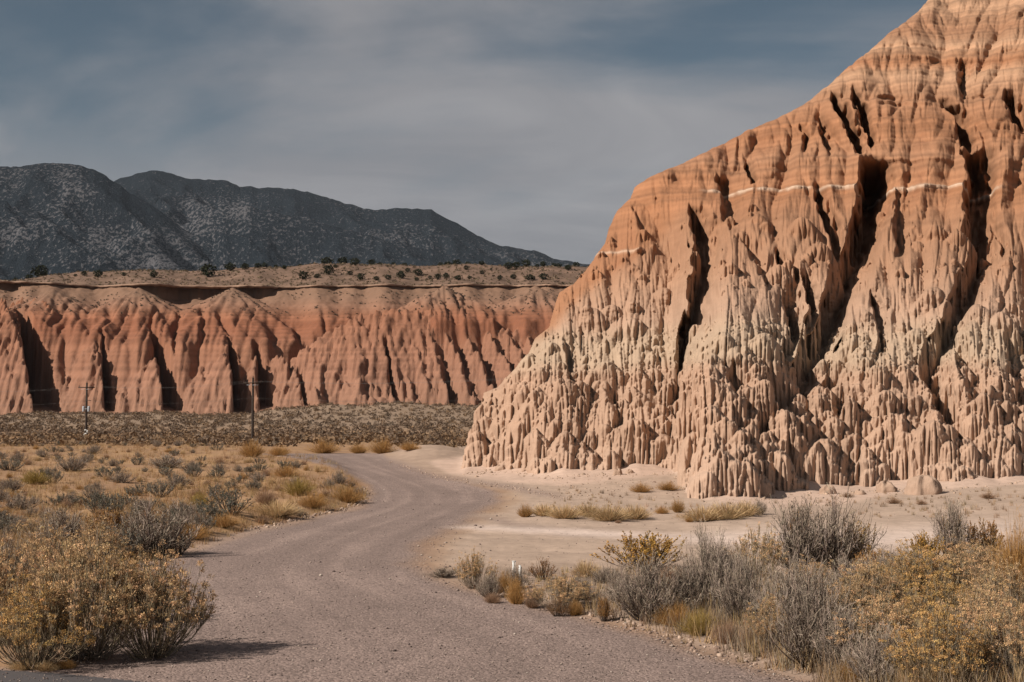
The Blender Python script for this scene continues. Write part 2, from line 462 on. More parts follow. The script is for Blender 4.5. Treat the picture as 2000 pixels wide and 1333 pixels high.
GULLIES = [  # picture course on the face, depth m, left width, right width (px)
    ([(1352, 395), (1362, 450), (1350, 560), (1338, 640), (1308, 740), (1308, 820), (1322, 915)], 3.6, 14, 75),
    ([(1690, 300), (1688, 400), (1652, 480), (1632, 540), (1596, 630), (1560, 710), (1510, 800), (1462, 860)], 6.0, 22, 80),
    ([(1512, 480), (1532, 560), (1545, 650), (1498, 740), (1486, 830)], 3.0, 16, 40),
    ([(1560, 520), (1580, 600), (1566, 680)], 1.8, 10, 30),
    ([(1895, 275), (1903, 420), (1903, 500), (1868, 570), (1832, 640), (1798, 700), (1806, 740), (1832, 800), (1872, 900)], 4.2, 18, 70),
    ([(1652, 635), (1622, 710), (1618, 760), (1650, 815)], 2.6, 12, 55),
    ([(1422, 700), (1438, 770), (1442, 850)], 2.4, 12, 45),
    ([(1605, 215), (1618, 260), (1625, 288)], 1.2, 10, 25),
    ([(1635, 170), (1660, 235), (1680, 292)], 3.0, 14, 30),
    ([(1672, 160), (1696, 230), (1712, 280)], 2.2, 10, 26),
    ([(1570, 235), (1576, 285)], 0.9, 12, 20),
    ([(1882, 110), (1896, 170)], 1.6, 12, 30),
    ([(1845, 185), (1876, 225), (1897, 292)], 2.8, 16, 40),
    ([(1975, 170), (1992, 215), (2005, 240)], 2.0, 12, 25),
    ([(1938, 395), (1952, 450), (1960, 500)], 1.5, 12, 30),
    ([(1590, 345), (1612, 420), (1628, 500), (1640, 560)], 2.2, 12, 30),
    ([(1455, 440), (1480, 500), (1500, 560)], 1.3, 12, 40),
    ([(1395, 330), (1420, 370), (1430, 440)], 1.5, 12, 50),
    ([(1462, 305), (1470, 345)], 1.3, 8, 18),
    ([(1240, 380), (1252, 430), (1262, 470)], 0.8, 10, 40),
    ([(1440, 885), (1462, 930), (1478, 975)], 2.6, 12, 26),
    ([(1700, 560), (1716, 640), (1722, 700)], 1.4, 10, 36),
    ([(1748, 330), (1765, 420), (1762, 500)], 1.3, 12, 50),
    ([(1845, 620), (1870, 700), (1890, 780)], 1.6, 12, 40),
    ([(1560, 900), (1566, 955)], 1.2, 8, 14),
    ([(1870, 915), (1884, 950)], 2.2, 8, 18),
    ([(1935, 890), (1958, 935)], 3.0, 8, 30),
    ([(1180, 740), (1196, 800), (1200, 860)], 0.9, 8, 30),
    ([(1130, 850), (1136, 915)], 1.1, 6, 16),
    ([(1090, 650), (1110, 700), (1112, 760)], 0.9, 10, 30),
    ([(1720, 850), (1735, 900), (1742, 945)], 1.5, 8, 20),
    ([(1960, 620), (1975, 720), (1985, 800)], 1.2, 10, 40),
]
def build_cliff():
    zz = np.concatenate([np.linspace(-0.8, 12, 370), np.linspace(12, 54, 350)[1:]])
    pc = np.concatenate([np.linspace(868, 2160, 930), np.linspace(2160, 2700, 45)[1:]])
    nr, nc = len(zz), len(pc)
    nose = sil_px(zz)
    PX = np.repeat(pc[None, :], nr, 0); Z = np.repeat(zz[:, None], nc, 1)
    PX0 = PX
    Yb = cliff_y(PX, Z)
    k = np.hanning(17); k /= k.sum()
    pad = np.pad(Yb, ((0, 0), (8, 8)), mode='edge')
    Yb = sum(pad[:, i:i + nc] * k[i] for i in range(17))
    PY = HOR - FPX * (Z - CAMZ) / Yb
    S = (PX - 1000) / FPX * 74.0
    w1 = fbm(S / 6, Z / 12, 3, 101)
    w2 = fbm(S / 2.2, Z / 6, 3, 102)
    w3 = fbm(S / 0.7, Z / 2.5, 3, 103)
    wpx = 12 * w1 + 14 * w2 + 9 * w3 + 5 * noise(S / 0.3, Z / 0.8, 106)
    lower = 1 - ss(13.5, 18, Z + 1.5 * w1)              # columnar clay below, smoother beds above
    band = np.exp(-((PY - 590 - 25 * w1) / 45.0) ** 2)
    cot = np.clip(np.gradient(Yb, axis=0) / np.gradient(Z, axis=0), 0.25, 1.6)
    # d counts metres towards the valley
    up0 = ss(10, 18, Z)
    d = 0.8 * fbm(S / 7, Z / 25, 2, 103)
    n = noise(S / 2.7 + 0.35 * w1, Z / 13, 104)
    d -= (0.75 + 0.55 * up0) * np.clip(1 - np.abs(n) * 3.0, 0, 1) ** 1.3 * (1 - 0.5 * ss(20, 30, Z))
    n = noise(S / 1.25 + 0.25 * w2, Z / 6.5, 105)
    d -= 0.42 * np.clip(1 - np.abs(n) * 3.2, 0, 1) ** 1.2
    gsum = np.zeros_like(d)
    for pts, dep, wl, wr in GULLIES:
        p = np.array(pts, float)
        j = (PX > p[:, 0].min() - wl * 2 - 30) & (PX < p[:, 0].max() + wr + 40) & (PY > p[0, 1] - 40) & (PY < p[-1, 1] + 40)
        if not j.any(): continue
        t = PX[j] + wpx[j] - np.interp(PY[j], p[:, 1], p[:, 0])
        f = np.where(t < 0, np.clip(1 + t / (0.6 * wl), 0, 1), np.clip(1 - t / wr, 0, 1) ** 1.15)
        f = f * f * (3 - 2 * f) * 0.5 + 0.5 * f
        ln = p[-1, 1] - p[0, 1]
        e = min(40.0, ln * 0.3)
        f *= ss(p[0, 1] - 6, p[0, 1] + e, PY[j]) * ss(p[-1, 1] + 12, p[-1, 1] - e * 0.6, PY[j])
        gsum[j] = np.maximum(gsum[j], 1.7 * dep * f)
    d -= gsum
    # bedding of the upper orange beds
    up = 1 - lower
    zb = Z + 0.25 * w1 + 0.03 * S
    d += up * (0.22 * noise(zb / 0.55, 0 * Z + 3.3 + S * 0.02, 121) + 0.35 * noise(zb / 1.7, 0 * Z + 9.1 + S * 0.015, 122))
    ribs = noise(S / 1.9 + 0.7 * w1, Z / 9, 123)
    d += up * 0.9 * (np.abs(ribs) * 1.6 - 0.3) * ss(34, 22, Z)
    # outer edge: the face turns away round the nose
    Rn = 2.4
    inner = (PX - nose[:, None]) / FPX * Yb / Rn
    turn = Rn * 1.3 * (1 - np.sqrt(np.clip(1 - np.clip(1 - inner, 0, 1) ** 2, 0, 1)))
    Y = Yb - d * np.clip(0.25 + inner * 0.8, 0.25, 1) + turn
    outside = inner < 0
    FAR = 1e4
    Y = np.where(outside, FAR, Y)
    rg = np.random.default_rng(5)
    dpx = pc[1] - pc[0]
    def pillars(Y, n, zlo, zhi, rlo, rhi, hlo, hhi, pw, out, sink, arch, hi, gmax, reach):
        for _ in range(n):
            r = rg.uniform(rlo, rhi); p = rg.uniform(880, 2155)
            zt = zlo + (zhi - zlo) * rg.uniform() ** pw
            h = rg.uniform(hlo, hhi) * (0.65 + 0.7 * (r - rlo) / (rhi - rlo))
            jc = int(round((p - pc[0]) / dpx)) if p < 2160 else int(np.searchsorted(pc, p))
            im = int(np.searchsorted(zz, max(zt - out * h, zz[0]))); it = int(np.searchsorted(zz, zt))
            if jc <= 1 or jc >= nc - 2: continue
            y0 = Y[im, jc]
            if y0 > 1e3: continue
            dens = lower[im, jc] * (1 - 0.7 * band[im, jc]) * (1 - hi * ss(4.5, 10.5, zt))
            if rg.uniform() > dens: continue
            if it >= nr or PX[0, jc] < nose[min(it, nr - 1)] + 2 - r * 6: continue
            if gsum[im, jc] > gmax * rg.uniform(0.5, 1.5) or Yb[im, jc] - gsum[im, jc] * 0 - y0 > reach: continue
            out_ = out
            yc = y0 + sink * r
            i0 = int(np.searchsorted(zz, zt - h * 1.6))
            wpx_ = r * 1.35 / yc * FPX
            j0, j1 = int(np.searchsorted(pc, p - wpx_)), int(np.searchsorted(pc, p + wpx_))
            if j1 - j0 < 3 or it - i0 < 3: continue
            z = zz[i0:it, None]; x = (pc[None, j0:j1] - p) / FPX * yc
            x = x + 0.10 * r * np.sin(z * 2.1 / (r + 0.3) + p)
            rr = r * (0.92 + 0.42 * np.clip((zt - z) / h, 0, 1.5))
            q = x / rr
            body = np.clip(1 - q * q, 0, 1) ** 0.5
            zt_q = zt - arch * r * np.abs(q + 0.2 * sin(p)) ** 2
            cap = np.clip((zt_q - z) / (0.55 * r), 0, 1)
            cap = np.sqrt(np.clip(1 - (1 - cap) ** 2, 0, 1))
            front = yc - rr * 1.0 * body * (0.35 + 0.65 * cap) + (1 - cap) * 0.3 * r
            ok = (np.abs(q) < 1) & (zt_q > z)
            cur = Y[i0:it, j0:j1]
            Y[i0:it, j0:j1] = np.where(ok & (front < cur), front, cur)
        return Y
    Y = pillars(Y, 130, 1.5, 16, 0.6, 1.4, 3.0, 7.0, 1.0, 0.17, 0.80, 1.2, 0.45, 2.0, 1.2)
    Y = pillars(Y, 90, 0.8, 3.4, 0.40, 0.80, 2.0, 3.4, 1.0, 0.34, 0.4, 0.8, 0.0, 2.5, 1.0)
    Y = pillars(Y, 620, 0.6, 6.0, 0.20, 0.50, 1.4, 4.0, 1.0, 0.14, 0.60, 0.8, 0.2, 7.0, 1.4)
    Y = pillars(Y, 480, 3.0, 18.5, 0.18, 0.46, 3.0, 7.5, 1.0, 0.075, 0.72, 1.0, 0.45, 7.0, 1.6)
    Y = pillars(Y, 4500, 0.2, 8, 0.07, 0.17, 1.0, 3.0, 1.0, 0.06, 0.70, 0.9, 0.20, 99.0, 2.1)
    Y = pillars(Y, 4200, 3.0, 18.5, 0.07, 0.18, 2.5, 6.0, 1.0, 0.028, 0.80, 1.2, 0.3, 99.0, 2.1)
    solid = Y < 1e3
    D = np.zeros_like(Y)
    # runnels between the columns
    wob = 0.35 * w2
    fl = np.abs(noise(S / 0.36 + wob, Z / 3.4, 111))
    D -= 0.17 * np.clip(1 - fl * 3.6, 0, 1) * (0.5 + 0.5 * lower)
    fl = np.abs(noise(S / 0.19 + wob * 2, Z / 1.8, 112))
    D -= 0.07 * np.clip(1 - fl * 3, 0, 1) * (0.25 + 0.75 * lower)
    # crumbly popcorn surface on the bands that do not flute
    D += (0.13 * fbm(S / 0.40, Z / 0.33, 3, 113)) * (0.12 + 1.0 * band + 0.5 * (1 - lower))
    fl = np.abs(noise(S / 0.85 + 0.3 * w2, Z / 4.5, 115))
    D -= 0.30 * np.clip(1 - fl * 3.4, 0, 1) ** 1.2 * (1 - 0.4 * lower) * (1 - 0.85 * up * ss(-0.2, 0.25, noise(S / 5, Z / 3, 117)))
    D += 0.12 * up * noise(zb / 0.28, S / 5.0, 116) + 0.16 * up * noise(zb / 0.8, S / 9.0, 119)
    # the hard white ledge
    zl = 18.15 + 0.16 * w1 + 0.10 * w2 - 0.028 * (PX - 1370) / 100
    brk = ss(-0.5, -0.2, noise(S / 1.3, 0 * S, 118))
    lm = ss(1362, 1400, PX) * ss(1975, 1940, PX) * (0.75 + 0.25 * brk)
    D += lm * (0.42 * np.exp(-((Z - zl - 0.12) / (0.10 + 0.04 * w3)) ** 2) - 0.40 * np.exp(-((Z - zl + 0.45) / 0.30) ** 2))
    lm2 = ss(1262, 1240, PX) * (PX > 1100) * ss(400, 470, PY) * ss(520, 495, PY)
    l2 = np.exp(-((PY - 487 - 2 * w2) / 2.5) ** 2)
    D += lm2 * (0.18 * l2 - 0.2 * np.exp(-((PY - 496) / 5.0) ** 2))
    for (cx, cy, wx) in ((1755, 195, 28), (1915, 180, 36), (1740, 182, 20)):
        D -= 0.7 * np.exp(-((PX - cx) / wx) ** 4) * np.exp(-((PY - cy - 2 * w2) / 3.2) ** 2)
    Y = Y - D
    Y2 = np.where(solid, Y, Yb)
    X2 = (PX - 1000) / FPX * Y2
    Z2 = Z + 0.05 * fbm(S / 0.8, Z / 0.8, 2, 131)
    # ---------------- strata colours
    P2, Q2 = to_pic(X2, Y2, Z2)
    zc = Z + 0.5 * w1 + 0.25 * w2
    low = np.array([0.375, 0.240, 0.166]); foot = np.array([0.41, 0.28, 0.205]); mid = np.array([0.325, 0.182, 0.112])
    pale = np.array([0.382, 0.272, 0.190]); orange = np.array([0.295, 0.137, 0.070]); tan = np.array([0.305, 0.156, 0.088])
    topc = np.array([0.35, 0.205, 0.125]); rust = np.array([0.235, 0.10, 0.055])
    def ramp(v, stops):
        xs = [s[0] for s in stops]
        return np.stack([np.interp(v, xs, [s[1][i] for s in stops]) for i in range(3)], -1)
    C = ramp(zc, [(0, foot), (2.5, low), (5.2, low), (6.1, pale * .98), (7.2, pale), (8.4, low * 0.98), (11.5, mid), (15.5, tan * 0.94), (17.8, orange), (21, tan), (24, orange * 1.02), (27, tan), (30, topc), (31.5, orange), (33.5, topc), (36, tan), (40, topc)])
    # the left wing turns orange-brown at its outer upper edge
    xe_ = np.interp(Q2, [330, 400, 470, 560, 600, 640, 680], [1420, 1330, 1280, 1165, 1120, 1085, 1040])
    m = ss(20, -20, P2 - xe_ + 25 * w1) * ss(690, 630, Q2) * ss(300, 360, Q2)
    C = lerp(C, orange * 1.02, (0.85 * m)[..., None])
    # right side: pale patches along the big spur
    streak = fbm(S / 0.9, Z / 7, 4, 141)
    C *= (1 + 0.14 * streak[..., None])
    C = lerp(C, rust, (0.30 * ss(0.15, 0.6, fbm(S / 2.5, Z / 5, 3, 142)) * ss(8, 14, Z))[..., None])
    lay = noise(zb / 0.35, 0 * Z + S * 0.01, 143) + 0.6 * noise(zb / 0.9, 0 * Z + S * 0.01, 144)
    C *= (1 + 0.26 * up * lay + 0.04 * lay)[..., None]
    white = np.array([0.52, 0.38, 0.28])
    C = lerp(C, white, (0.90 * lm * ss(-0.8, -0.1, noise(S / 0.5, Z * 0, 151)) * np.exp(-((Z - zl - 0.10) / np.clip(0.16 + 0.10 * w3, 0.09, 0.3)) ** 2))[..., None])
    C = lerp(C, white, (0.7 * lm2 * l2)[..., None])
    # dark varnish grain in the recesses of the pale band
    V = np.stack([X2, Y2, Z2], -1).reshape(-1, 3)
    F = grid_faces(nr, nc)
    F = F[solid.ravel()[F].all(1)]
    V, F, Cc = submesh(V, F, np.clip(C, 0.02, 0.8).reshape(-1, 3))
    # the far side of the hill, hidden from the valley road
    sub = np.arange(0, nr, 8)
    yn = cliff_y(nose, zz)[sub] + 2.6; xn = (nose[sub] - 1000) / FPX * yn + 0.5
    offs = np.array([[0, 0], [0.15, 2.0], [0.9, 5.0], [3, 9], [9, 16], [22, 26], [45, 34]])
    Vb = np.stack([xn[:, None] + offs[None, :, 0], yn[:, None] + offs[None, :, 1], np.repeat(zz[sub][:, None], len(offs), 1)], -1)
    Vb[:, :, 0] += 0.4 * noise(Vb[:, :, 1] / 2.0, Vb[:, :, 2] / 5.0, 150) * (np.arange(len(offs)) > 0)
    Cb = ramp(Vb[:, :, 2].ravel(), [(0, foot), (6, low), (11, mid), (18, orange), (30, topc), (44, topc)])
    Fb = grid_faces(len(sub), len(offs)) + len(V)
    V = np.concatenate([V, Vb.reshape(-1, 3)]); F = np.concatenate([F, Fb]); Cc = np.concatenate([Cc, Cb])
    me = mesh_np('badlands_cliff', V, F, MAT_CLIFF, Cc, smooth=True)
    tag(link('badlands_cliff', me), kind='structure')
build_cliff()

# ------------------------------------------------------------------ far badlands wall
def pt(px, py, y):
    kx, kz = ray(px, py)
    return np.array([kx * y, y, CAMZ + kz * y])
RIMY = 492.0
def rim_y(px):
    return RIMY + 8 * np.asarray(noise(np.asarray(px) / 120.0, np.asarray(px) * 0 + 0.3, 201)) + 3 * noise(np.asarray(px) / 40.0, np.asarray(px) * 0 + 0.7, 202)
def rim_z(px):
    py = np.interp(px, [-300, 0, 260, 520, 620, 1000, 1100, 1300], [548, 551, 557, 560, 558, 555, 557, 560])
    return CAMZ + (HOR - py) / FPX * RIMY
CONES = [(-150, 566, 480), (105, 566, 476), (272, 562, 480), (455, 562, 484), (868, 556, 470), (1045, 558, 480)]
# crests of the clay fins: top to foot (px, py), first and last distance, left slope, right slope
SPURS = [
    ([(-200, 600), (-150, 700), (-120, 812)], 462, 412, 1.0, 2.2),
    ([(-90, 590), (-60, 680), (-20, 760), (5, 815)], 462, 414, 1.0, 2.4),
    ([(0, 583), (20, 640), (45, 735), (78, 812)], 458, 412, 1.1, 4.5),
    ([(40, 578), (72, 650), (95, 690), (128, 752), (168, 812)], 470, 424, 1.2, 3.0),
    ([(62, 590), (100, 640), (130, 700)], 472, 446, 1.4, 2.6),
    ([(145, 655), (180, 700), (200, 740), (218, 812)], 456, 418, 1.2, 4.0),
    ([(175, 655), (215, 700), (232, 740)], 460, 436, 1.3, 3.6),
    ([(225, 670), (252, 730), (270, 780)], 462, 430, 1.2, 2.0),
    ([(298, 700), (305, 740), (328, 812)], 448, 414, 1.0, 4.5),
    ([(345, 690), (372, 740), (385, 800)], 450, 424, 1.0, 1.6),
    ([(410, 690), (440, 720), (452, 760), (462, 812)], 446, 412, 0.9, 4.5),
    ([(488, 706), (500, 740), (512, 806)], 448, 418, 1.8, 4.5),
    ([(530, 700), (556, 735), (572, 790), (592, 808)], 446, 420, 1.5, 3.6),
    ([(560, 708), (640, 642), (700, 612), (750, 600), (800, 604), (840, 598), (900, 640), (960, 632), (1020, 640), (1080, 660), (1200, 640)], 440, 452, 1.0, 0.85),
    ([(640, 645), (625, 720), (610, 802)], 444, 408, 1.0, 1.2),
    ([(700, 612), (700, 700), (690, 800)], 444, 408, 0.95, 1.1),
    ([(750, 600), (772, 660), (796, 730), (830, 800)], 446, 412, 1.3, 3.6),
    ([(712, 640), (735, 700), (752, 760)], 440, 420, 1.3, 2.6),
    ([(690, 660), (705, 700), (715, 730)], 438, 422, 1.4, 2.4),
    ([(790, 606), (820, 670), (838, 740)], 446, 420, 1.3, 3.4),
    ([(825, 604), (852, 680), (880, 770)], 446, 414, 1.3, 3.6),
    ([(866, 622), (895, 680), (922, 760)], 446, 416, 1.3, 3.4),
    ([(905, 640), (935, 690), (968, 770)], 446, 414, 1.3, 3.6),
    ([(950, 634), (985, 690), (1010, 750)], 446, 418, 1.3, 3.4),
    ([(990, 638), (1018, 690), (1045, 760)], 448, 418, 1.3, 3.4),
    ([(1030, 645), (1055, 700), (1085, 780)], 448, 414, 1.3, 3.4),
    ([(700, 768), (760, 764), (800, 775), (850, 790), (930, 800)], 414, 408, 0.9, 1.0),
    ([(640, 740), (655, 770), (668, 800)], 424, 412, 1.4, 2.0),
]
CANYONS = [(74, 168, 462, 50), (218, 256, 446, 28), (328, 400, 450, 34), (460, 502, 448, 18), (514, 576, 446, 22), (597, 630, 436, 14), (-30, 4, 450, 30), (776, 800, 436, 26), (890, 908, 430, 24)]
def px_ok(pts): return pts[0][0] < 560
def far_z(X, Y):
    PX = 1000 + FPX * X / Y
    w = fbm(X / 14, Y / 14, 3, 211)
    floor = G(X, Y) - 0.3
    # wall with the rim
    ry = rim_y(PX); rz = rim_z(PX)
    gap = ss(235, 290, PX) * ss(545, 500, PX) + 0.5 * ss(60, 20, PX)
    wall = np.where(Y > ry, rz - 0.4, rz - 1.0 - 3.5 * gap - (ry - Y) * 0.50 + 2.2 * noise(X / 16, Y / 200, 261) * ss(0, 18, ry - Y) - 2.5 * np.clip(1 - np.abs(noise(X / 20 + Y / 60, Y / 90, 262)) * 3, 0, 1) * ss(3, 25, ry - Y))
    # debris cones under the rim
    cone = np.full_like(X, -50.0)
    for px, py, y in CONES:
        a = pt(px, py, y)
        dx = X - a[0]; dy = Y - a[1]
        ang = np.arctan2(dx, -dy)
        dist = np.hypot(dx, dy * 0.9)
        c = a[2] - (0.53 + 0.02 * np.sin(px)) * dist + 0.035 * dist * np.abs(np.sin(ang * 7 + px + 0.5 * w)) + 0.02 * dist * np.sin(ang * 19 + px * 2 + w)
        cone = np.maximum(cone, c)
    z = np.maximum(wall, cone)
    zt = np.interp(PX, [-100, 60, 150, 250, 400, 560, 620, 1000], [36, 34, 31, 28, 26, 27, 33, 34]) + 1.5 * w
    z = np.where(z < zt, zt - (zt - z) * np.interp(PX, [0, 560, 620], [2.5, 2.5, 3.8]), z)
    n = np.abs(noise(X / 9 + 0.3 * w + Y / 40, Y / 60, 212))
    z = z - 2.4 * np.clip(1 - n * 3, 0, 1) * ss(476, 455, Y)
    n = np.abs(noise(X / 3.4 + 0.3 * w + Y / 30, Y / 40, 219))
    z = z - 1.0 * np.clip(1 - n * 3, 0, 1) * ss(480, 465, Y)
    z = np.where(Y < ry, z, rz - 0.4)
    # fins
    fin = np.full_like(X, -50.0)
    wX = X + 1.6 * fbm(X / 6, Y / 6, 3, 213); wY = Y + 1.6 * fbm(X / 6 + 9, Y / 6, 3, 214)
    for pts, y0, y1, kl, kr in SPURS:
        m = len(pts)
        P = [pt(p[0], p[1], y0 + (y1 - y0) * i / (m - 1)) for i, p in enumerate(pts)]
        bulge = m <= 4 and px_ok(pts)
        for seg, (a, b) in enumerate(zip(P[:-1], P[1:])):
            ab = b[:2] - a[:2]; L2 = ab @ ab
            t = np.clip(((wX - a[0]) * ab[0] + (wY - a[1]) * ab[1]) / L2, 0, 1)
            qx = a[0] + ab[0] * t; qy = a[1] + ab[1] * t
            dx = wX - qx; dy = wY - qy
            dist = np.hypot(dx, dy)
            # side seen from the camera: right of the crest or left of it
            side = (dx * -ab[1] + dy * ab[0]) * (1 if ab[1] < 0 else -1)
            k = np.where(side > 0, kr, kl)
            if abs(ab[1]) < abs(ab[0]) * 0.6:      # crest running across the view: front and back
                k = np.where(dy < 0, 1.05, 1.2)
            crest = a[2] + (b[2] - a[2]) * t
            if bulge: crest = crest + 3.5 * 2.0 * np.sin(pi * np.clip((seg + t) / (m - 1), 0, 1))
            k = lerp(k, 2.2, ss(0, 1, (dist > 0) * (t >= 1) * 0.7 + 0.0))
            h = crest - k * np.sqrt(dist * dist + 0.16)
            fin = np.maximum(fin, h)
    r1 = np.abs(noise(X / 4.2 + 0.5 * w, Y / 16, 215)); r2 = np.abs(noise(X / 1.7 + w, Y / 7, 216))
    soft = 1 - 0.45 * ss(560, 640, PX)
    fin = fin + 2.2 * soft * (r1 - 0.3) + 2.0 * soft * (r2 - 0.3) + 1.1 * (np.abs(noise(X / 1.0 + w, Y / 5, 224)) - 0.3) - 1.3 * np.clip(1 - np.abs(noise(X / 2.4 + 0.4 * w, Y / 14, 220)) * 3, 0, 1) + 0.5 * fbm(X / 1.1, Y / 1.1, 2, 217)
    z = z + (0.5 * fbm(X / 3, Y / 3, 3, 218)) * (Y < ry)
    out = np.maximum(z, fin)
    # the foot meets the flat sharply
    # narrow side canyons that stay in shade
    for pl, pr, yb, shift in CANYONS:
        t = (Y - 404) / (yb - 404.0)
        wv = 7 * w + 5 * noise(X / 2.0, Y / 3.0, 225)
        lft = pl - shift * t + wv; rgt = pr - (pr - pl) * 0.85 * t - shift * t + wv
        ins = (PX > lft) & (PX < rgt) & (t < 1)
        out = np.where(ins, np.minimum(out, floor - 1 + 0.10 * np.clip(Y - 404, 0, None) + np.clip(t - 0.8, 0, 1) * 60), out)
    out = np.where(Y < 407 + 16 * fbm(X / 22, Y * 0, 3, 226), floor - 1, out)
    out = np.maximum(out, floor - 1)
    return out, PX, w, (fin > z)
def build_far():
    xs = np.arange(-200, 50, 0.46); ys = np.arange(402, 500, 0.42)
    X, Y = np.meshgrid(xs, ys)
    Z, PX, w, isfin = far_z(X, Y)
    def ramp(v, stops):
        s_ = [s[0] for s in stops]
        return np.stack([np.interp(v, s_, [s[1][i] for s in stops]) for i in range(3)], -1)
    a = np.array
    zz = Z + 1.0 * w
    C1 = ramp(zz, [(0, a([.36, .21, .15])), (14, a([.37, .20, .14])), (24, a([.38, .195, .13])), (30, a([.33, .15, .095])), (34, a([.35, .155, .095])), (37.5, a([.34, .17, .11])), (40.5, a([.36, .21, .15])), (44, a([.32, .205, .15])), (48, a([.31, .20, .145]))])
    C2 = ramp(zz, [(0, a([.37, .225, .165])), (16, a([.38, .21, .15])), (26, a([.39, .205, .14])), (33, a([.38, .19, .125])), (40, a([.39, .19, .12]))])
    C = np.where(isfin[..., None], C2, C1)
    lay = noise(Z / 0.9, X * 0.004, 221) + 0.6 * noise(Z / 0.4, X * 0.004, 222)
    C = C * (1 + 0.24 * lay * ss(44, 38, Z))[..., None]
    C = C * (1 + 0.10 * fbm(X / 4, Y / 8, 3, 223))[..., None] * np.array([0.64, 0.585, 0.53])
    me = mesh_np('far_badlands', np.stack([X, Y, Z], -1).reshape(-1, 3), grid_faces(len(ys), len(xs)), MAT_FAR, np.clip(C, .02, .8).reshape(-1, 3), smooth=True)
    tag(link('far_badlands', me), kind='structure')
build_far()

def mesa_z(X, Y):
    PX = 1000 + FPX * X / Y
    ry = rim_y(PX)
    crest_py = np.interp(PX, [-400, -50, 20, 60, 110, 150, 220, 300, 420, 520, 600, 660, 760, 900, 1000, 1130, 1300, 1600], [546, 546, 545, 541, 532, 526, 525, 524, 523, 517, 512, 511, 513, 512, 514, 517, 520, 530])
    cz = CAMZ + (HOR - crest_py) / FPX * 640
    t = ss(0, 1, (Y - ry - 4) / 150.0)
    z = rim_z(PX) + (cz - rim_z(PX) - 1.5) * (0.25 * t + 0.75 * t ** 1.2) 
    z = z + (1.1 * fbm(X / 22, Y / 30, 4, 231)) * ss(8, 50, Y - ry) * ss(700, 600, Y)
    z = z - 0.06 * np.clip(Y - 650, 0, None)
    return z
def build_mesa():
    u = np.linspace(-0.54, 0.22, 420); yy = np.concatenate([[0], np.linspace(0.3, 170, 90), np.linspace(175, 900, 24)])
    U, T = np.meshgrid(u, yy)
    PX = 1000 + FPX * U
    gap = ss(235, 290, PX) * ss(545, 500, PX) + 0.5 * ss(60, 20, PX)
    ry = rim_y(PX) - 0.7 - 2.4 * gap - 0.5 * np.abs(noise(PX / 6, PX * 0, 235)) * 2
    Y = ry + T
    X = U * Y
    Z = mesa_z(X, Y)
    Z[0] += 0.0
    n = fbm(X / 9, Y / 14, 4, 236)
    c = lerp(np.array([.13, .082, .057]), np.array([.205, .128, .09]), ss(-.35, .45, n)[..., None])
    pale = np.array([.30, .195, .14])
    c = lerp(c, pale, (0.7 * ss(4, 0.5, T))[..., None])
    V = np.stack([X, Y, Z], -1)
    # the hard caprock: a vertical lip below the front edge and an underside running back to the wall
    lip = V[0].copy(); lip[:, 2] -= 0.6 + 0.35 * noise(PX[0] / 9, PX[0] * 0, 237)
    und = lip.copy(); und[:, 1] += 9; und[:, 0] = U[0] * und[:, 1]; und[:, 2] -= 0.3
    V = np.concatenate([[und], [lip], V], 0); c = np.concatenate([[c[0]], [c[0]], c], 0)
    me = mesh_np('plateau', V.reshape(-1, 3), grid_faces(V.shape[0], V.shape[1]), MAT_MESA, c.reshape(-1, 3), smooth=True)
    tag(link('plateau', me), kind='structure')
build_mesa()

# ------------------------------------------------------------------ mountains
def mountain_mat():
    m = bpy.data.materials.new('forested_mountain'); m.use_nodes = True
    t = m.node_tree; b = t.nodes['Principled BSDF']
    b.inputs['Roughness'].default_value = 1.0; b.inputs['Specular IOR Level'].default_value = 0.0
    at = t.nodes.new('ShaderNodeAttribute'); at.attribute_name = 'Col'
    tc = t.nodes.new('ShaderNodeTexCoord')
    mp = t.nodes.new('ShaderNodeMapping'); mp.inputs['Scale'].default_value = (1, 0.5, 1.0)
    t.links.new(tc.outputs['Object'], mp.inputs[0])
    n1 = N(t, 'ShaderNodeTexNoise', Scale=0.11, Detail=3.0, Roughness=0.7)
    t.links.new(mp.outputs[0], n1.inputs['Vector'])
    # red channel of Col = how bare the slope is
    sc = t.nodes.new('ShaderNodeSeparateColor'); t.links.new(at.outputs['Color'], sc.inputs[0])
    thr = M(t, 'MULTIPLY_ADD', sc.outputs[0], 0.26, M(t, 'SUBTRACT', n1.outputs['Fac'], 0.60))
    f = M(t, 'MULTIPLY', thr, 12.0, clamp=True)
    mx = N(t, 'ShaderNodeMix', _data_type='RGBA')
    t.links.new(f, mx.inputs['Factor'])
    mx.inputs['A'].default_value = (0.010, 0.014, 0.018, 1); mx.inputs['B'].default_value = (0.092, 0.088, 0.092, 1)
    t.links.new(mx.outputs['Result'], b.inputs['Base Color'])
    bp = N(t, 'ShaderNodeBump', Strength=0.8, Distance=12.0)
    t.links.new(n1.outputs['Fac'], bp.inputs['Height']); t.links.new(bp.outputs[0], b.inputs['Normal'])
    return m
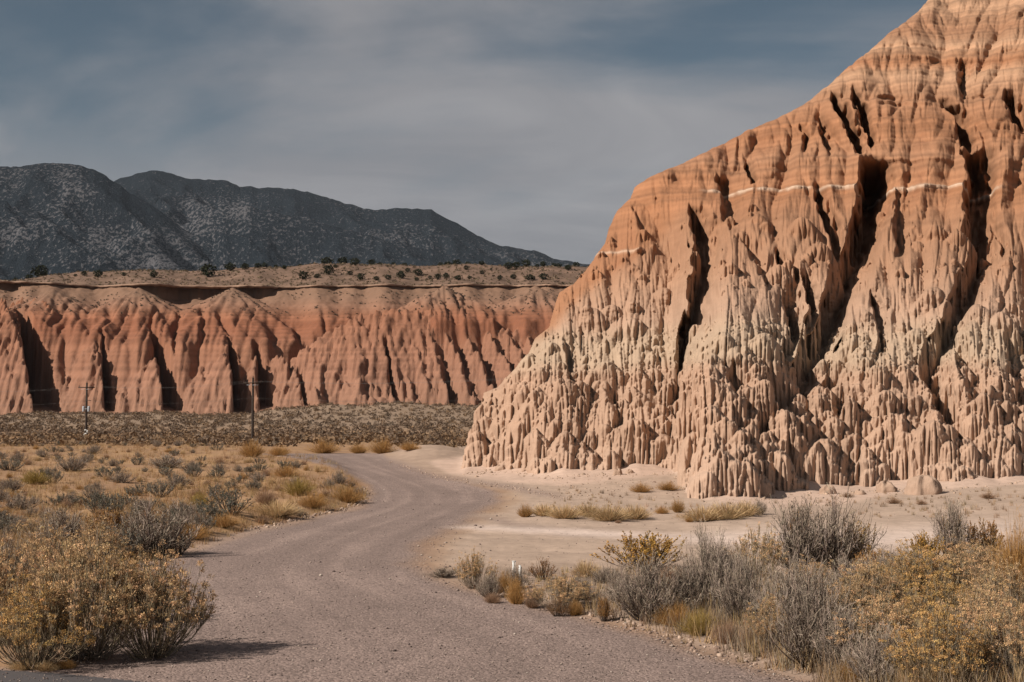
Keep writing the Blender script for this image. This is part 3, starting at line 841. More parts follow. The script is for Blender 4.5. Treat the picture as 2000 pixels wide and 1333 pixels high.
def build_mountains():
    layers = [
        (np.array([[-900, 600], [100, 580], [230, 500], [300, 462], [370, 425], [430, 402], [480, 398], [540, 412], [620, 432], [700, 452], [800, 478], [950, 510], [1200, 560]], float), 4300.0, 1100.0),
        (np.array([[-900, 430], [-300, 400], [-60, 390], [20, 400], [80, 425], [150, 462], [230, 500], [320, 540], [1200, 600]], float), 3900.0, 900.0),  # crest line (px, py), distance, run-out
        (np.array([[-900, 420], [-500, 350], [-200, 330], [0, 322], [60, 318], [110, 315], [150, 319], [180, 330], [210, 348], [235, 362], [290, 400], [350, 440], [420, 480], [520, 520], [700, 560], [1400, 580]], float), 4200.0, 1500.0),
        (np.array([[-900, 500], [0, 470], [150, 420], [215, 352], [245, 338], [285, 331], [320, 334], [360, 343], [400, 350], [445, 351], [465, 362], [530, 364], [570, 366], [620, 378], [670, 394], [700, 402], [725, 408], [760, 404], [785, 405], [815, 404], [840, 408], [880, 428], [920, 452], [960, 472], [1000, 483], [1050, 490], [1085, 505], [1150, 515], [1300, 540], [1800, 560]], float), 5000.0, 2000.0),
    ]
    u = np.linspace(-0.62, 0.30, 460); yy = np.linspace(2600, 5600, 200)
    U, Y = np.meshgrid(u, yy); X = U * Y
    PX = 1000 + FPX * U
    Z = np.full_like(X, 20.0)
    w = fbm(X / 500, Y / 500, 4, 301)
    rid = 1 - np.abs(fbm((X + 0.5 * Y) / 520 + 0.3 * w, Y / 900, 5, 302)) * 2.0
    for ln, yc, run in layers:
        py = np.interp(PX, ln[:, 0], ln[:, 1]) + 4.5 * noise(PX / 55, PX * 0, 305) + 2.2 * noise(PX / 17, PX * 0, 303) + 1.3 * noise(PX / 5, PX * 0, 304)
        cz = CAMZ + (HOR - py) / FPX * yc
        t = np.clip((yc - Y) / run, -1, 1)
        prof = np.where(t > 0, (1 - t) ** 1.15, 1 - 1.2 * np.abs(t))
        h = cz * prof + 270 * (rid - 0.50) * np.clip(np.abs(t) * 3.0, 0, 1) * (t > 0) * np.clip(1.2 - t, 0, 1) - 30 * np.clip(t * 4, 0, 1)
        lim = CAMZ + (cz - CAMZ) * Y / yc - 12 * np.clip(t * 8, 0, 1)
        h = np.where(t > 0, np.minimum(h, lim), h)
        Z = np.maximum(Z, h)
    PXc, PYc = to_pic(X, Y, Z)
    bare = 0.0 + 0.5 * fbm(X / 420 + 4, Y / 420, 3, 311)
    for cx, cy, sx, sy, v in ((140, 365, 45, 45, .5), (50, 420, 60, 60, .3), (350, 470, 90, 45, .5), (200, 465, 45, 30, .35), (300, 515, 120, 14, .5), (620, 515, 90, 25, .25), (470, 410, 30, 20, .35), (380, 390, 60, 12, .25), (20, 460, 40, 20, .3)):
        bare = bare + v * np.exp(-((PXc - cx) / sx) ** 2 - ((PYc - cy) / sy) ** 2)
    bare = bare + 0.18 * ss(260, 420, PXc) - 0.25 * ss(40, 0, np.abs(PYc - 360)) * (PXc > 210) 
    c = np.stack([np.clip(bare, 0, 1)] * 3, -1)
    me = mesh_np('mountains', np.stack([X, Y, Z], -1).reshape(-1, 3), grid_faces(len(yy), len(u)), mountain_mat(), c.reshape(-1, 3), smooth=True)
    tag(link('mountains', me), kind='structure')
build_mountains()

# ------------------------------------------------------------------ air between the valley and the mountains
def haze():
    m = bpy.data.materials.new('thin_haze'); m.use_nodes = True
    t = m.node_tree
    for n in list(t.nodes): t.nodes.remove(n)
    o = t.nodes.new('ShaderNodeOutputMaterial'); v = t.nodes.new('ShaderNodeVolumePrincipled')
    v.inputs['Color'].default_value = (0.72, 0.80, 0.92, 1); v.inputs['Density'].default_value = 0.000017
    v.inputs['Anisotropy'].default_value = 0.0
    t.links.new(v.outputs[0], o.inputs['Volume'])
    r = 7300.0; z0, z1 = -3.0, 1100.0
    V = np.array([[x, y, z] for x in (-r, r) for y in (-r, r) for z in (z0, z1)], float)
    F = np.array([[0, 1, 3, 2], [4, 6, 7, 5], [0, 4, 5, 1], [2, 3, 7, 6], [0, 2, 6, 4], [1, 5, 7, 3]])
    tag(link('haze', mesh_np('haze', V, F, m)), kind='stuff')
haze()

# ------------------------------------------------------------------ plants: geometry kit
def leaf_mat(name, translucent=0.25, var=0.22):
    m = bpy.data.materials.new(name); m.use_nodes = True
    t = m.node_tree; b = t.nodes['Principled BSDF']
    b.inputs['Roughness'].default_value = 0.9; b.inputs['Specular IOR Level'].default_value = 0.08
    at = t.nodes.new('ShaderNodeAttribute'); at.attribute_name = 'Col'
    oi = t.nodes.new('ShaderNodeObjectInfo')
    tc = t.nodes.new('ShaderNodeTexCoord')
    n1 = N(t, 'ShaderNodeTexNoise', Scale=9.0, Detail=3.0, Roughness=0.6)
    t.links.new(tc.outputs['Object'], n1.inputs['Vector'])
    v = M(t, 'MULTIPLY_ADD', M(t, 'SUBTRACT', n1.outputs['Fac'], 0.5), 0.9, 1.0)
    v = M(t, 'MULTIPLY', v, M(t, 'MULTIPLY_ADD', oi.outputs['Random'], var, 1.0 - var / 2))
    mul = N(t, 'ShaderNodeVectorMath', _operation='SCALE')
    t.links.new(at.outputs['Color'], mul.inputs[0]); t.links.new(v, mul.inputs['Scale'])
    t.links.new(mul.outputs[0], b.inputs['Base Color'])
    if translucent > 0:
        tr = t.nodes.new('ShaderNodeBsdfTranslucent'); t.links.new(mul.outputs[0], tr.inputs['Color'])
        mx = t.nodes.new('ShaderNodeMixShader'); mx.inputs[0].default_value = translucent
        t.links.new(b.outputs[0], mx.inputs[1]); t.links.new(tr.outputs[0], mx.inputs[2])
        t.links.new(mx.outputs[0], t.nodes['Material Output'].inputs['Surface'])
    return m
MAT_STEM = leaf_mat('dry_stems', 0.0)
MAT_LEAF = leaf_mat('leaves', 0.2)
MAT_FLOWER = leaf_mat('dry_flower_heads', 0.3)
MAT_GRASS = leaf_mat('dry_grass', 0.3)

def unit(v): return v / np.maximum(np.linalg.norm(v, axis=-1, keepdims=True), 1e-9)
def prisms(P, R, col):
    n, k, _ = P.shape
    d = unit(P[:, -1] - P[:, 0]); a = unit(np.cross(d, np.array([0.31, 0.87, 0.39]))); b = np.cross(d, a)
    V = np.empty((n, k, 3, 3))
    for i in range(3):
        an = 2 * pi * i / 3
        V[:, :, i] = P + R[:, :, None] * (cos(an) * a[:, None] + sin(an) * b[:, None])
    base = (np.arange(n)[:, None, None] * k + np.arange(k - 1)[None, :, None]) * 3
    i = np.arange(3)[None, None]; j = (i + 1) % 3
    F = np.stack([base + i, base + j, base + j + 3, base + i + 3], -1).reshape(-1, 4)
    C = np.repeat(col[:, None], k * 3, 1).reshape(-1, 3) if col.ndim == 2 else col.repeat(3, axis=1).reshape(-1, 3)
    return V.reshape(-1, 3), F, C
def ribbons(P, W, col, r):
    n, k, _ = P.shape
    d = unit(P[:, -1] - P[:, 0]); a = unit(np.cross(d, unit(r.normal(size=(n, 3)))))
    V = np.stack([P - a[:, None] * W[..., None], P + a[:, None] * W[..., None]], 2)
    base = (np.arange(n)[:, None] * k + np.arange(k - 1)[None]) * 2
    F = np.stack([base, base + 1, base + 3, base + 2], -1).reshape(-1, 4)
    C = np.repeat(col[:, None], k * 2, 1).reshape(-1, 3)
    return V.reshape(-1, 3), F, C
def flakes(c, size, col, r, up=0.3):
    """small quads with random facing at the points c"""
    n = len(c)
    nrm = unit(r.normal(size=(n, 3)) + np.array([0, 0, up])); a = unit(np.cross(nrm, r.normal(size=(n, 3)))); b = np.cross(nrm, a)
    s = size[:, None]
    V = np.stack([c - a * s, c - b * s * 0.8, c + a * s, c + b * s * 0.8], 1)
    F = np.arange(n * 4).reshape(-1, 4)
    return V.reshape(-1, 3), F, np.repeat(col[:, None], 4, 1).reshape(-1, 3)
def join(parts):
    o = 0; Vs, Fs, Cs = [], [], []
    for V, F, C in parts:
        Vs.append(V); Fs.append(F + o); Cs.append(C); o += len(V)
    return np.concatenate(Vs), np.concatenate(Fs), np.concatenate(Cs)
def jitter(col, n, r, v=0.18, h=0.03):
    c = np.array(col)[None] * (1 + r.normal(0, v, (n, 1))) * (1 + r.normal(0, h, (n, 3)))
    return np.clip(c, 0.005, 0.9)
def skeleton(r, n, K, rad, height, rim, lean=(0, 0), splay=1.25, flat=2.0, lo=0.0):
    """stems from a small root crown to a rounded outline"""
    az = r.uniform(0, 2 * pi, n); u = r.uniform(lo, 1, n) ** 0.6
    lob = 1 + 0.20 * np.sin(az * 2 + r.uniform(0, 6)) + 0.14 * np.sin(az * 5 + r.uniform(0, 6))
    R = rad * u * lob
    top = height * (1 - 0.62 * u ** flat) * r.uniform(rim, 1.0, n) * (1 + 0.10 * np.sin(az * 3 + u * 5))
    T = np.stack([R * np.cos(az) + lean[0] * top, R * np.sin(az) + lean[1] * top, top], -1)
    B = np.stack([0.10 * R * np.cos(az), 0.10 * R * np.sin(az), np.zeros(n) - 0.03], -1) + r.normal(0, 0.02, (n, 3)) * [1, 1, 0]
    t = np.linspace(0, 1, K)[None, :, None]
    hor = B[:, None, :2] + (T - B)[:, None, :2] * t ** (1 / splay)
    ver = B[:, None, 2:] + (T - B)[:, None, 2:] * t ** splay
    P = np.concatenate([hor, ver], -1)
    P[:, 1:-1] += r.normal(0, 0.012 * height, (n, K - 2, 3))
    return P
def branch(P, n, K, lmin, lmax, r, t0=0.35, t1=1.0, spread=0.45, upw=0.5):
    i = r.integers(0, len(P), n); t = r.uniform(t0, t1, n)
    k = P.shape[1] - 1; f = t * k; j = np.minimum(f.astype(int), k - 1); w = (f - j)[:, None]
    s = P[i, j] * (1 - w) + P[i, j + 1] * w
    d = unit(unit(P[i, j + 1] - P[i, j]) + r.normal(0, spread, (n, 3)) + [0, 0, upw * 0.5])
    L = r.uniform(lmin, lmax, n)
    tt = np.linspace(0, 1, K)[None, :, None]
    Q = s[:, None] + d[:, None] * L[:, None, None] * tt
    Q[..., 2] += (upw * 0.25 * L)[:, None] * np.linspace(0, 1, K)[None] ** 2
    Q[:, 1:] += r.normal(0, 0.03, (n, K - 1, 3)) * L[:, None, None]
    return Q
GREY = (0.225, 0.172, 0.138); GREYL = (0.33, 0.258, 0.20); DARKST = (0.085, 0.062, 0.05); OLIVE = (0.24, 0.185, 0.125)
GOLD = (0.52, 0.315, 0.125); TANF = (0.57, 0.365, 0.195); RUST = (0.30, 0.135, 0.045); STRAW = (0.54, 0.37, 0.20); ORANGE = (0.40, 0.225, 0.085); YGREEN = (0.34, 0.235, 0.075); SAGE = (0.155, 0.15, 0.115); BROWNT = (0.33, 0.205, 0.13)

def clusters(tips, r, per, rad, size, col, v=0.2, flat=0.55):
    n = len(tips)
    c = np.repeat(tips, per, 0) + unit(r.normal(size=(n * per, 3))) * r.uniform(0.3, 1, (n * per, 1)) * rad * [1, 1, flat] * np.repeat(r.uniform(0.6, 1.3, (n, 1)), per, 0)
    cc = np.repeat(jitter(col, n, r, v), per, 0) * r.uniform(0.8, 1.2, (n * per, 1))
    return flakes(c, r.uniform(0.6, 1.25, n * per) * size, cc, r, 0.5)
def spikes(tips, dirs, r, per, length, size, col):
    n = len(tips)
    t = r.uniform(-1, 0.15, (n * per, 1))
    c = np.repeat(tips, per, 0) + np.repeat(dirs, per, 0) * t * length + r.normal(0, 0.008, (n * per, 3))
    cc = np.repeat(jitter(col, n, r, 0.2), per, 0) * r.uniform(0.75, 1.2, (n * per, 1))
    return flakes(c, r.uniform(0.6, 1.2, n * per) * size, cc, r, 0.2)

def plant_parts(kind, seed, q=1.0):
    """mesh parts of one plant about 1 m tall; q scales how fine it is built"""
    r = np.random.default_rng(seed)
    f = lambda a: max(4, int(a * q))
    fat = q ** -0.5
    out = []
    if kind == 'rabbitbrush':
        P = skeleton(r, f(150), 6, 0.80, 0.90, 0.82, lean=(r.normal(0, .08), 0), lo=0.02)
        T1 = branch(P, f(560), 4, 0.10, 0.28, r, 0.4, 1.0, 0.30, 0.7)
        T1 = np.concatenate([T1, np.stack([P[:, -2], (P[:, -2] * 2 + P[:, -1]) / 3, (P[:, -2] + 2 * P[:, -1]) / 3, P[:, -1]], 1)])
        T2 = branch(T1, f(900), 3, 0.05, 0.12, r, 0.4, 1.0, 0.35, 0.8)
        low = branch(P, f(160), 3, 0.08, 0.22, r, 0.1, 0.5, 0.7, 0.1)
        stems = [prisms(P, np.linspace(0.0065, 0.0028, 6)[None].repeat(len(P), 0) * fat, jitter(GREYL if seed % 2 else OLIVE, len(P), r)),
                 ribbons(T1, np.linspace(0.0032, 0.0018, 4)[None].repeat(len(T1), 0) * fat, jitter(OLIVE, len(T1), r), r),
                 ribbons(T2, np.full((len(T2), 3), 0.0020 * fat), jitter(OLIVE, len(T2), r), r),
                 ribbons(low, np.full((len(low), 3), 0.0022 * fat), jitter(GREY, len(low), r), r)]
        out.append(('stems', join(stems), MAT_STEM))
        tips = np.concatenate([T1[:, -1], T2[: len(T2) // 4, -1]])
        z = tips[:, 2]; rr = np.hypot(tips[:, 0], tips[:, 1])
        keep = (z > 0.46 - 0.22 * rr) & (r.uniform(size=len(z)) < 0.8)
        pick = tips[keep]; pick = pick[r.permutation(len(pick))[:f(560)]]
        out.append(('flower_heads', clusters(pick + [0, 0, 0.01], r, 30 if q > .6 else 20, 0.060 * fat ** .4, 0.0094 * fat ** .6, TANF if seed % 3 else GOLD, 0.20), MAT_FLOWER))
        lv = branch(T1, f(3200), 2, 0.03, 0.08, r, 0.1, 1.0, 0.35, 0.9)
        out.append(('leaves', ribbons(lv, np.full((len(lv), 2), 0.0024 * fat), jitter((0.30, 0.232, 0.142), len(lv), r), r), MAT_LEAF))
    elif kind == 'bare_bush':
        P = skeleton(r, f(130), 6, 0.70, 0.92, 0.72, lean=(r.normal(0, .1), 0), splay=1.15)
        T1 = branch(P, f(900), 4, 0.12, 0.36, r, 0.15, 1.0, 0.45, 0.5)
        T2 = branch(T1, f(4200), 3, 0.04, 0.14, r, 0.1, 1.0, 0.6, 0.45)
        out.append(('branches', join([prisms(P, np.linspace(0.010, 0.003, 6)[None].repeat(len(P), 0) * fat, jitter(DARKST, len(P), r)),
                 ribbons(T1, np.linspace(0.0040, 0.0022, 4)[None].repeat(len(T1), 0) * fat, jitter(GREY, len(T1), r), r)]), MAT_STEM))
        out.append(('twigs', ribbons(T2, np.full((len(T2), 3), 0.0025 * fat), jitter(GREYL, len(T2), r), r), MAT_STEM))
        lv = T2[r.uniform(size=len(T2)) < 0.5][:, -1]
        out.append(('dry_leaves', clusters(lv, r, 3, 0.02, 0.0075 * fat, (0.27, 0.215, 0.16), 0.25, 1.0), MAT_LEAF))
    elif kind == 'sagebrush':
        P = skeleton(r, f(70), 5, 0.70, 0.86, 0.75)
        T1 = branch(P, f(500), 3, 0.08, 0.22, r, 0.4, 1.0, 0.4, 0.5)
        out.append(('branches', join([prisms(P, np.linspace(0.011, 0.003, 5)[None].repeat(len(P), 0) * fat, jitter(DARKST, len(P), r)),
                 ribbons(T1, np.full((len(T1), 3), 0.0035 * fat), jitter(GREY, len(T1), r), r)]), MAT_STEM))
        tips = T1[:, 1:].reshape(-1, 3)
        out.append(('leaves', clusters(tips, r, 6, 0.035, 0.012 * fat, SAGE if seed % 2 else (0.20, 0.18, 0.14), 0.22, 1.0), MAT_LEAF))
    elif kind == 'saltbush':
        P = skeleton(r, f(110), 5, 0.66, 0.85, 0.78, lean=(r.normal(0, .08), 0), flat=3.0)
        T1 = branch(P, f(900), 4, 0.10, 0.28, r, 0.3, 1.0, 0.4, 0.8)
        T2 = branch(P, f(700), 3, 0.06, 0.16, r, 0.1, 0.7, 0.5, 0.3)
        out.append(('branches', join([prisms(P, np.linspace(0.009, 0.003, 5)[None].repeat(len(P), 0) * fat, jitter(DARKST, len(P), r)),
                 ribbons(T1, np.full((len(T1), 4), 0.0030 * fat), jitter(GREY, len(T1), r), r),
                 ribbons(T2, np.full((len(T2), 3), 0.0026 * fat), jitter(GREY, len(T2), r), r)]), MAT_STEM))
        d = unit(T1[:, -1] - T1[:, 0]); k = T1[:, -1, 2] > 0.28
        out.append(('seed_spikes', spikes(T1[k, -1], d[k], r, max(16, f(30)), 0.15, 0.0135 * fat, (0.44, 0.255, 0.065) if seed % 2 else (0.40, 0.22, 0.085)), MAT_FLOWER))
    elif kind == 'russet_bush':
        P = skeleton(r, f(80), 5, 0.62, 0.82, 0.75)
        T1 = branch(P, f(500), 3, 0.08, 0.22, r, 0.3, 1.0, 0.4, 0.5)
        out.append(('branches', join([prisms(P, np.linspace(0.009, 0.003, 5)[None].repeat(len(P), 0) * fat, jitter(DARKST, len(P), r)),
                 ribbons(T1, np.full((len(T1), 3), 0.003 * fat), jitter((0.2, .12, .07), len(T1), r), r)]), MAT_STEM))
        out.append(('seed_heads', clusters(T1[:, 1:].reshape(-1, 3), r, 6, 0.03, 0.009 * fat, (0.235, 0.12, 0.05), 0.22, 1.0), MAT_FLOWER))
    elif kind in ('tuft', 'straw', 'yellow', 'brown'):
        col = {'tuft': ORANGE, 'straw': STRAW, 'yellow': YGREEN, 'brown': BROWNT}[kind]
        n = f(1500)
        P = skeleton(r, n, 4, 0.62 if kind != 'straw' else 0.5, 0.95, 0.45, splay=1.1, flat=2.4)
        W = np.linspace(0.0042, 0.0009, 4)[None].repeat(n, 0) * fat * (1.0 if kind != 'straw' else 1.2)
        c = jitter(col, n, r, 0.22)
        parts = [ribbons(P, W, c, r)]
        if kind != 'straw':
            T = branch(P, f(1500), 2, 0.05, 0.16, r, 0.4, 1.0, 0.5, 0.5)
            parts.append(ribbons(T, np.full((len(T), 2), 0.0019 * fat), jitter(col, len(T), r, 0.2), r))
        out.append(('blades', join(parts), MAT_GRASS))
    return out
KINDNAME = {'rabbitbrush': ('rabbitbrush_shrub', 'shrub'), 'bare_bush': ('bare_grey_bush', 'bush'), 'sagebrush': ('sagebrush', 'bush'), 'saltbush': ('saltbush_shrub', 'shrub'),
            'russet_bush': ('russet_bush', 'bush'), 'tuft': ('dry_grass_tuft', 'grass tuft'), 'straw': ('straw_grass_tuft', 'grass tuft'), 'yellow': ('yellow_green_bush', 'bush'), 'brown': ('brown_weed_clump', 'weed')}
_cache = {}
def plant_meshes(kind, var, q):
    key = (kind, var, q)
    if key not in _cache:
        res = []
        for pn, (V, F, C), mat in plant_parts(kind, 1000 + var * 7 + hash_kind(kind), q):
            res.append((pn, mesh_np(KINDNAME[kind][0] + '_' + pn, V, F, mat, C)))
        _cache[key] = res
    return _cache[key]
def hash_kind(k): return sum(ord(c) for c in k)
BASEW = {'rabbitbrush': 1.55, 'bare_bush': 1.42, 'sagebrush': 1.42, 'saltbush': 1.35, 'straw': 0.95}
def plant(kind, x, y, z, h, w, rot, label, group, var, q=1.0, tilt=0.0):
    nm, cat = KINDNAME[kind]
    ms = plant_meshes(kind, var, q)
    if x > 1.5 and y < 30: w *= 1.15
    if kind == 'straw' and y > 30: w *= 1.2; h *= 1.3
    sc_w = w * 1.04 / BASEW.get(kind, 1.32); sc_h = h / 0.97
    if len(ms) == 1:
        o = link(nm, ms[0][1])
    else:
        o = bpy.data.objects.new(nm, None); COL.objects.link(o)
        for pn, me in ms:
            link(pn, me, o)
    o.location = (x, y, z - 0.01)
    o.rotation_euler = (0, tilt, rot)
    o.scale = (sc_w, sc_w, sc_h)
    tag(o, label, cat, group)
    return o
FG = [
 # kind, px, base py, width px, height px, label
 ('rabbitbrush', 298, 1284, 215, 190, 'big rabbitbrush leaning out over the gravel, rightmost of the near left clump'),
 ('rabbitbrush', 165, 1286, 270, 222, 'tallest tan flowered rabbitbrush in the middle of the near left clump'),
 ('rabbitbrush', 62, 1303, 215, 148, 'low rabbitbrush at the front of the left clump above the asphalt edge'),
 ('rabbitbrush', -30, 1255, 170, 190, 'rabbitbrush cut by the left edge of the picture in the near clump'),
 ('bare_bush', 12, 1165, 90, 115, 'dark bare stemmed bush at the left picture edge behind the rabbitbrush clump'),
 ('rabbitbrush', 95, 1140, 150, 100, 'pale yellow rabbitbrush right behind the near left clump'),
 ('bare_bush', 120, 1085, 120, 85, 'purplish grey bush between pale rabbitbrush on the left field edge'),
 ('rabbitbrush', 188, 1108, 130, 82, 'round cream flowered rabbitbrush left of the large grey green bush'),
 ('sagebrush', 240, 1092, 90, 72, 'grey green sagebrush squeezed between the cream rabbitbrush and the large bush'),
 ('bare_bush', 300, 1087, 160, 100, 'large grey green bush with fine twigs beside the left edge of the road'),
 ('sagebrush', 345, 1085, 80, 58, 'dark low sagebrush hanging over the road edge right of the large grey green bush'),
 ('tuft', 238, 1088, 52, 34, 'rust orange grass tuft in front of the large grey green bush'),
 ('saltbush', 215, 1045, 90, 50, 'bright golden saltbush behind the cream rabbitbrush on the left'),
 ('rabbitbrush', 90, 1055, 110, 48, 'yellowish rabbitbrush behind the purplish grey bush'),
 ('straw', 45, 1308, 60, 24, 'short straw grass along the asphalt in the near left corner'),
 ('straw', 90, 1310, 50, 22, 'short straw grass beside the asphalt right of the first one'),
 ('tuft', 128, 1305, 60, 20, 'low orange grass beneath the front of the near left clump'),
 ('sagebrush', 190, 1003, 66, 42, 'dark grey sagebrush alone in the straw field above the near left clump'),
 ('sagebrush', 312, 972, 68, 38, 'rounded grey brown bush in the middle of the left field'),
 ('sagebrush', 450, 1004, 100, 54, 'dark spreading bush, biggest on the left field near the road bend'),
 ('yellow', 388, 992, 52, 38, 'yellow green bush left of the dark spreading bush'),
 ('yellow', 584, 968, 72, 40, 'yellow green bush on the bank just inside the road bend'),
 ('sagebrush', 395, 1038, 60, 42, 'grey bush standing behind the orange grass near the left road edge'),
 ('tuft', 378, 1052, 90, 32, 'bright orange grass clump at the left road edge'),
 ('tuft', 438, 1030, 72, 30, 'amber grass clump between the grey bush and the road bank'),
 ('brown', 512, 1022, 40, 16, 'small brown weed on the lip of the left road bank'),
 ('straw', 540, 1008, 90, 26, 'pale straw clump on the bank above the road edge'),
 ('tuft', 612, 992, 80, 34, 'orange grass clump in the middle of the bend bank'),
 ('tuft', 680, 982, 76, 38, 'orange grass clump at the tip of the bend bank'),
 ('yellow', 68, 946, 78, 32, 'yellow green bush far left in the straw field'),
 ('sagebrush', 104, 944, 46, 34, 'dark bush touching the far left yellow green bush'),
 ('bare_bush', 140, 921, 66, 30, 'grey twiggy bush at mid distance on the far left field'),
 ('sagebrush', 20, 920, 66, 30, 'dark sagebrush at the left picture edge at mid distance'),
 ('bare_bush', 325, 915, 78, 26, 'wide grey bush at mid distance right of the left pole'),
 ('sagebrush', 380, 932, 42, 30, 'small brown bush in the field halfway to the road bend'),
 ('tuft', 560, 932, 62, 26, 'orange grass behind the yellow green bush at the bend'),
 ('brown', 520, 985, 62, 34, 'brown weed between the dark spreading bush and the bend bank'),
 ('tuft', 492, 893, 66, 36, 'tall orange bush at the foot of the right utility pole'),
 ('tuft', 545, 890, 60, 22, 'low rust bush right of the utility pole by the far road'),
 ('tuft', 632, 886, 70, 30, 'orange bush behind the far road, left of three'),
 ('tuft', 700, 886, 52, 22, 'orange bush behind the far road, middle of three'),
 ('tuft', 748, 886, 64, 32, 'orange bush behind the far road, right of three'),
 ('tuft', 800, 880, 60, 18, 'thin orange grass on the slope right of the far bend'),
 ('brown', 898, 866, 26, 12, 'dark small bush on the slope left of the cliff foot'),
 # sandy flat under the cliff
 ('tuft', 1026, 1010, 44, 28, 'rounded orange tuft, leftmost of the row on the sandy pullout island'),
 ('straw', 1064, 1008, 60, 20, 'pale straw tuft right of the rounded orange tuft'),
 ('straw', 1104, 1013, 62, 24, 'straw tuft in the left half of the grass row below the cliff'),
 ('straw', 1150, 1008, 70, 20, 'low thin straw tuft in the centre of the grass row'),
 ('straw', 1190, 1018, 76, 28, 'widest straw tuft in the grass row below the cliff'),
 ('straw', 1240, 1014, 70, 24, 'straw tuft ending the left grass row on the sand'),
 ('tuft', 1252, 962, 48, 22, 'pinkish dry tuft on the slope left of the clay spur'),
 ('tuft', 1305, 958, 50, 20, 'dry tuft near the notch between cliff wing and clay spur'),
 ('tuft', 1292, 1004, 34, 18, 'small orange tuft between the two grass rows'),
 ('tuft', 1324, 1001, 40, 28, 'upright orange tuft in front of the clay spur'),
 ('straw', 1372, 1018, 84, 26, 'straw tuft left of centre in the right grass row'),
 ('straw', 1418, 1014, 80, 28, 'thick straw tuft in the middle of the right grass row'),
 ('straw', 1455, 1008, 60, 26, 'straw tuft at the right end of the grass row under the clay spur'),
 ('bare_bush', 1483, 1006, 36, 30, 'small grey bush closing the right grass row'),
 ('tuft', 1346, 1020, 22, 12, 'tiny rust tuft at the pullout edge'),
 ('brown', 1207, 1022, 18, 8, 'tiny brown weed at the pullout edge below the straw row'),
 ('brown', 1746, 984, 34, 14, 'small brown weed on the slope above the pale track'),
 ('brown', 1800, 986, 26, 12, 'second small brown weed on the slope above the pale track'),
 ('brown', 1655, 972, 26, 12, 'little dry weed at the foot of the columns'),
 ('brown', 1930, 974, 40, 14, 'dry weed on the slope at the far right below the cliff'),
 # right foreground clump
 ('bare_bush', 868, 1128, 74, 18, 'flat dark bush hugging the gravel at the left tip of the right verge'),
 ('rabbitbrush', 928, 1150, 66, 68, 'small yellow topped rabbitbrush at the left end of the right verge'),
 ('bare_bush', 958, 1168, 52, 48, 'pale grey twig bush right of the small yellow topped rabbitbrush'),
 ('tuft', 984, 1158, 46, 46, 'orange weed left of the two white posts'),
 ('brown', 962, 1178, 40, 24, 'pinkish weed at the gravel edge below the small rabbitbrush'),
 ('bare_bush', 1004, 1152, 58, 44, 'grey pink weed directly in front of the white posts'),
 ('tuft', 1008, 1180, 46, 60, 'upright orange brown grass clump in front of the white posts'),
 ('russet_bush', 1062, 1132, 72, 46, 'dense russet bush right of the white posts'),
 ('brown', 1040, 1188, 44, 50, 'pale grey weed left of the olive gold shrub'),
 ('rabbitbrush', 1095, 1192, 104, 66, 'olive gold shrub with brown heads in the left part of the right verge'),
 ('russet_bush', 1092, 1204, 46, 46, 'rust brown weed at the foot of the olive gold shrub'),
 ('tuft', 1124, 1202, 40, 34, 'rounded rust tuft at the gravel edge of the right verge'),
 ('straw', 1145, 1128, 76, 38, 'pale straw grass clump behind the verge, left of the golden saltbush'),
 ('bare_bush', 1180, 1140, 60, 34, 'low grey bush behind the washout gap'),
 ('saltbush', 1180, 1214, 26, 46, 'little orange plant standing in the washout gap'),
 ('saltbush', 1262, 1112, 150, 68, 'bright golden saltbush in front of the pale track'),
 ('bare_bush', 1264, 1212, 130, 116, 'dark based grey bush below the golden saltbush'),
 ('bare_bush', 1345, 1190, 90, 84, 'fine grey bush between the dark based bush and the leaning one'),
 ('bare_bush', 1392, 1192, 100, 150, 'tall leaning grey bush with wispy tips rising above its neighbours'),
 ('tuft', 1322, 1222, 86, 50, 'amber grass mound at the gravel edge, left of two'),
 ('yellow', 1368, 1240, 74, 56, 'mustard yellow grass mound at the gravel edge, right of two'),
 ('tuft', 1385, 1186, 70, 44, 'russet grass mound under the leaning grey bush'),
 ('brown', 1424, 1256, 62, 50, 'dusty pink weed at the gravel edge, left of two'),
 ('brown', 1482, 1264, 66, 60, 'dusty pink weed at the gravel edge, right of two'),
 ('rabbitbrush', 1478, 1130, 104, 96, 'yellow rabbitbrush left of the tall grey domed bush'),
 ('bare_bush', 1452, 1216, 100, 120, 'pale grey bush below the yellow rabbitbrush'),
 ('bare_bush', 1560, 1120, 110, 130, 'left half of the tall domed grey bushes against the sandy slope'),
 ('bare_bush', 1620, 1118, 130, 142, 'right half of the tall domed grey bushes, highest crown of the right verge'),
 ('saltbush', 1560, 1060, 46, 62, 'gold tipped saltbush peeking over the domed grey bushes'),
 ('saltbush', 1672, 1112, 74, 92, 'golden saltbush on the right flank of the domed grey bushes'),
 ('saltbush', 1700, 1130, 66, 56, 'low golden saltbush reaching towards the pale track'),
 ('rabbitbrush', 1590, 1180, 100, 80, 'gold flowered rabbitbrush below the domed grey bushes'),
 ('bare_bush', 1545, 1235, 110, 130, 'pale twiggy bush in the left middle of the near right thicket'),
 ('rabbitbrush', 1512, 1270, 84, 104, 'yellow rabbitbrush at the left front of the near right thicket'),
 ('bare_bush', 1585, 1300, 150, 180, 'big grey bush with dark hollow base at the left front of the thicket'),
 ('bare_bush', 1655, 1200, 110, 100, 'grey bush in the dip between golden shrubs'),
 ('bare_bush', 1735, 1140, 110, 62, 'low lilac grey bush under the gap showing the pale track'),
 ('rabbitbrush', 1700, 1230, 150, 128, 'broad tan rabbitbrush in the middle of the right thicket'),
 ('rabbitbrush', 1790, 1200, 150, 120, 'tan rabbitbrush below the dark branched bush'),
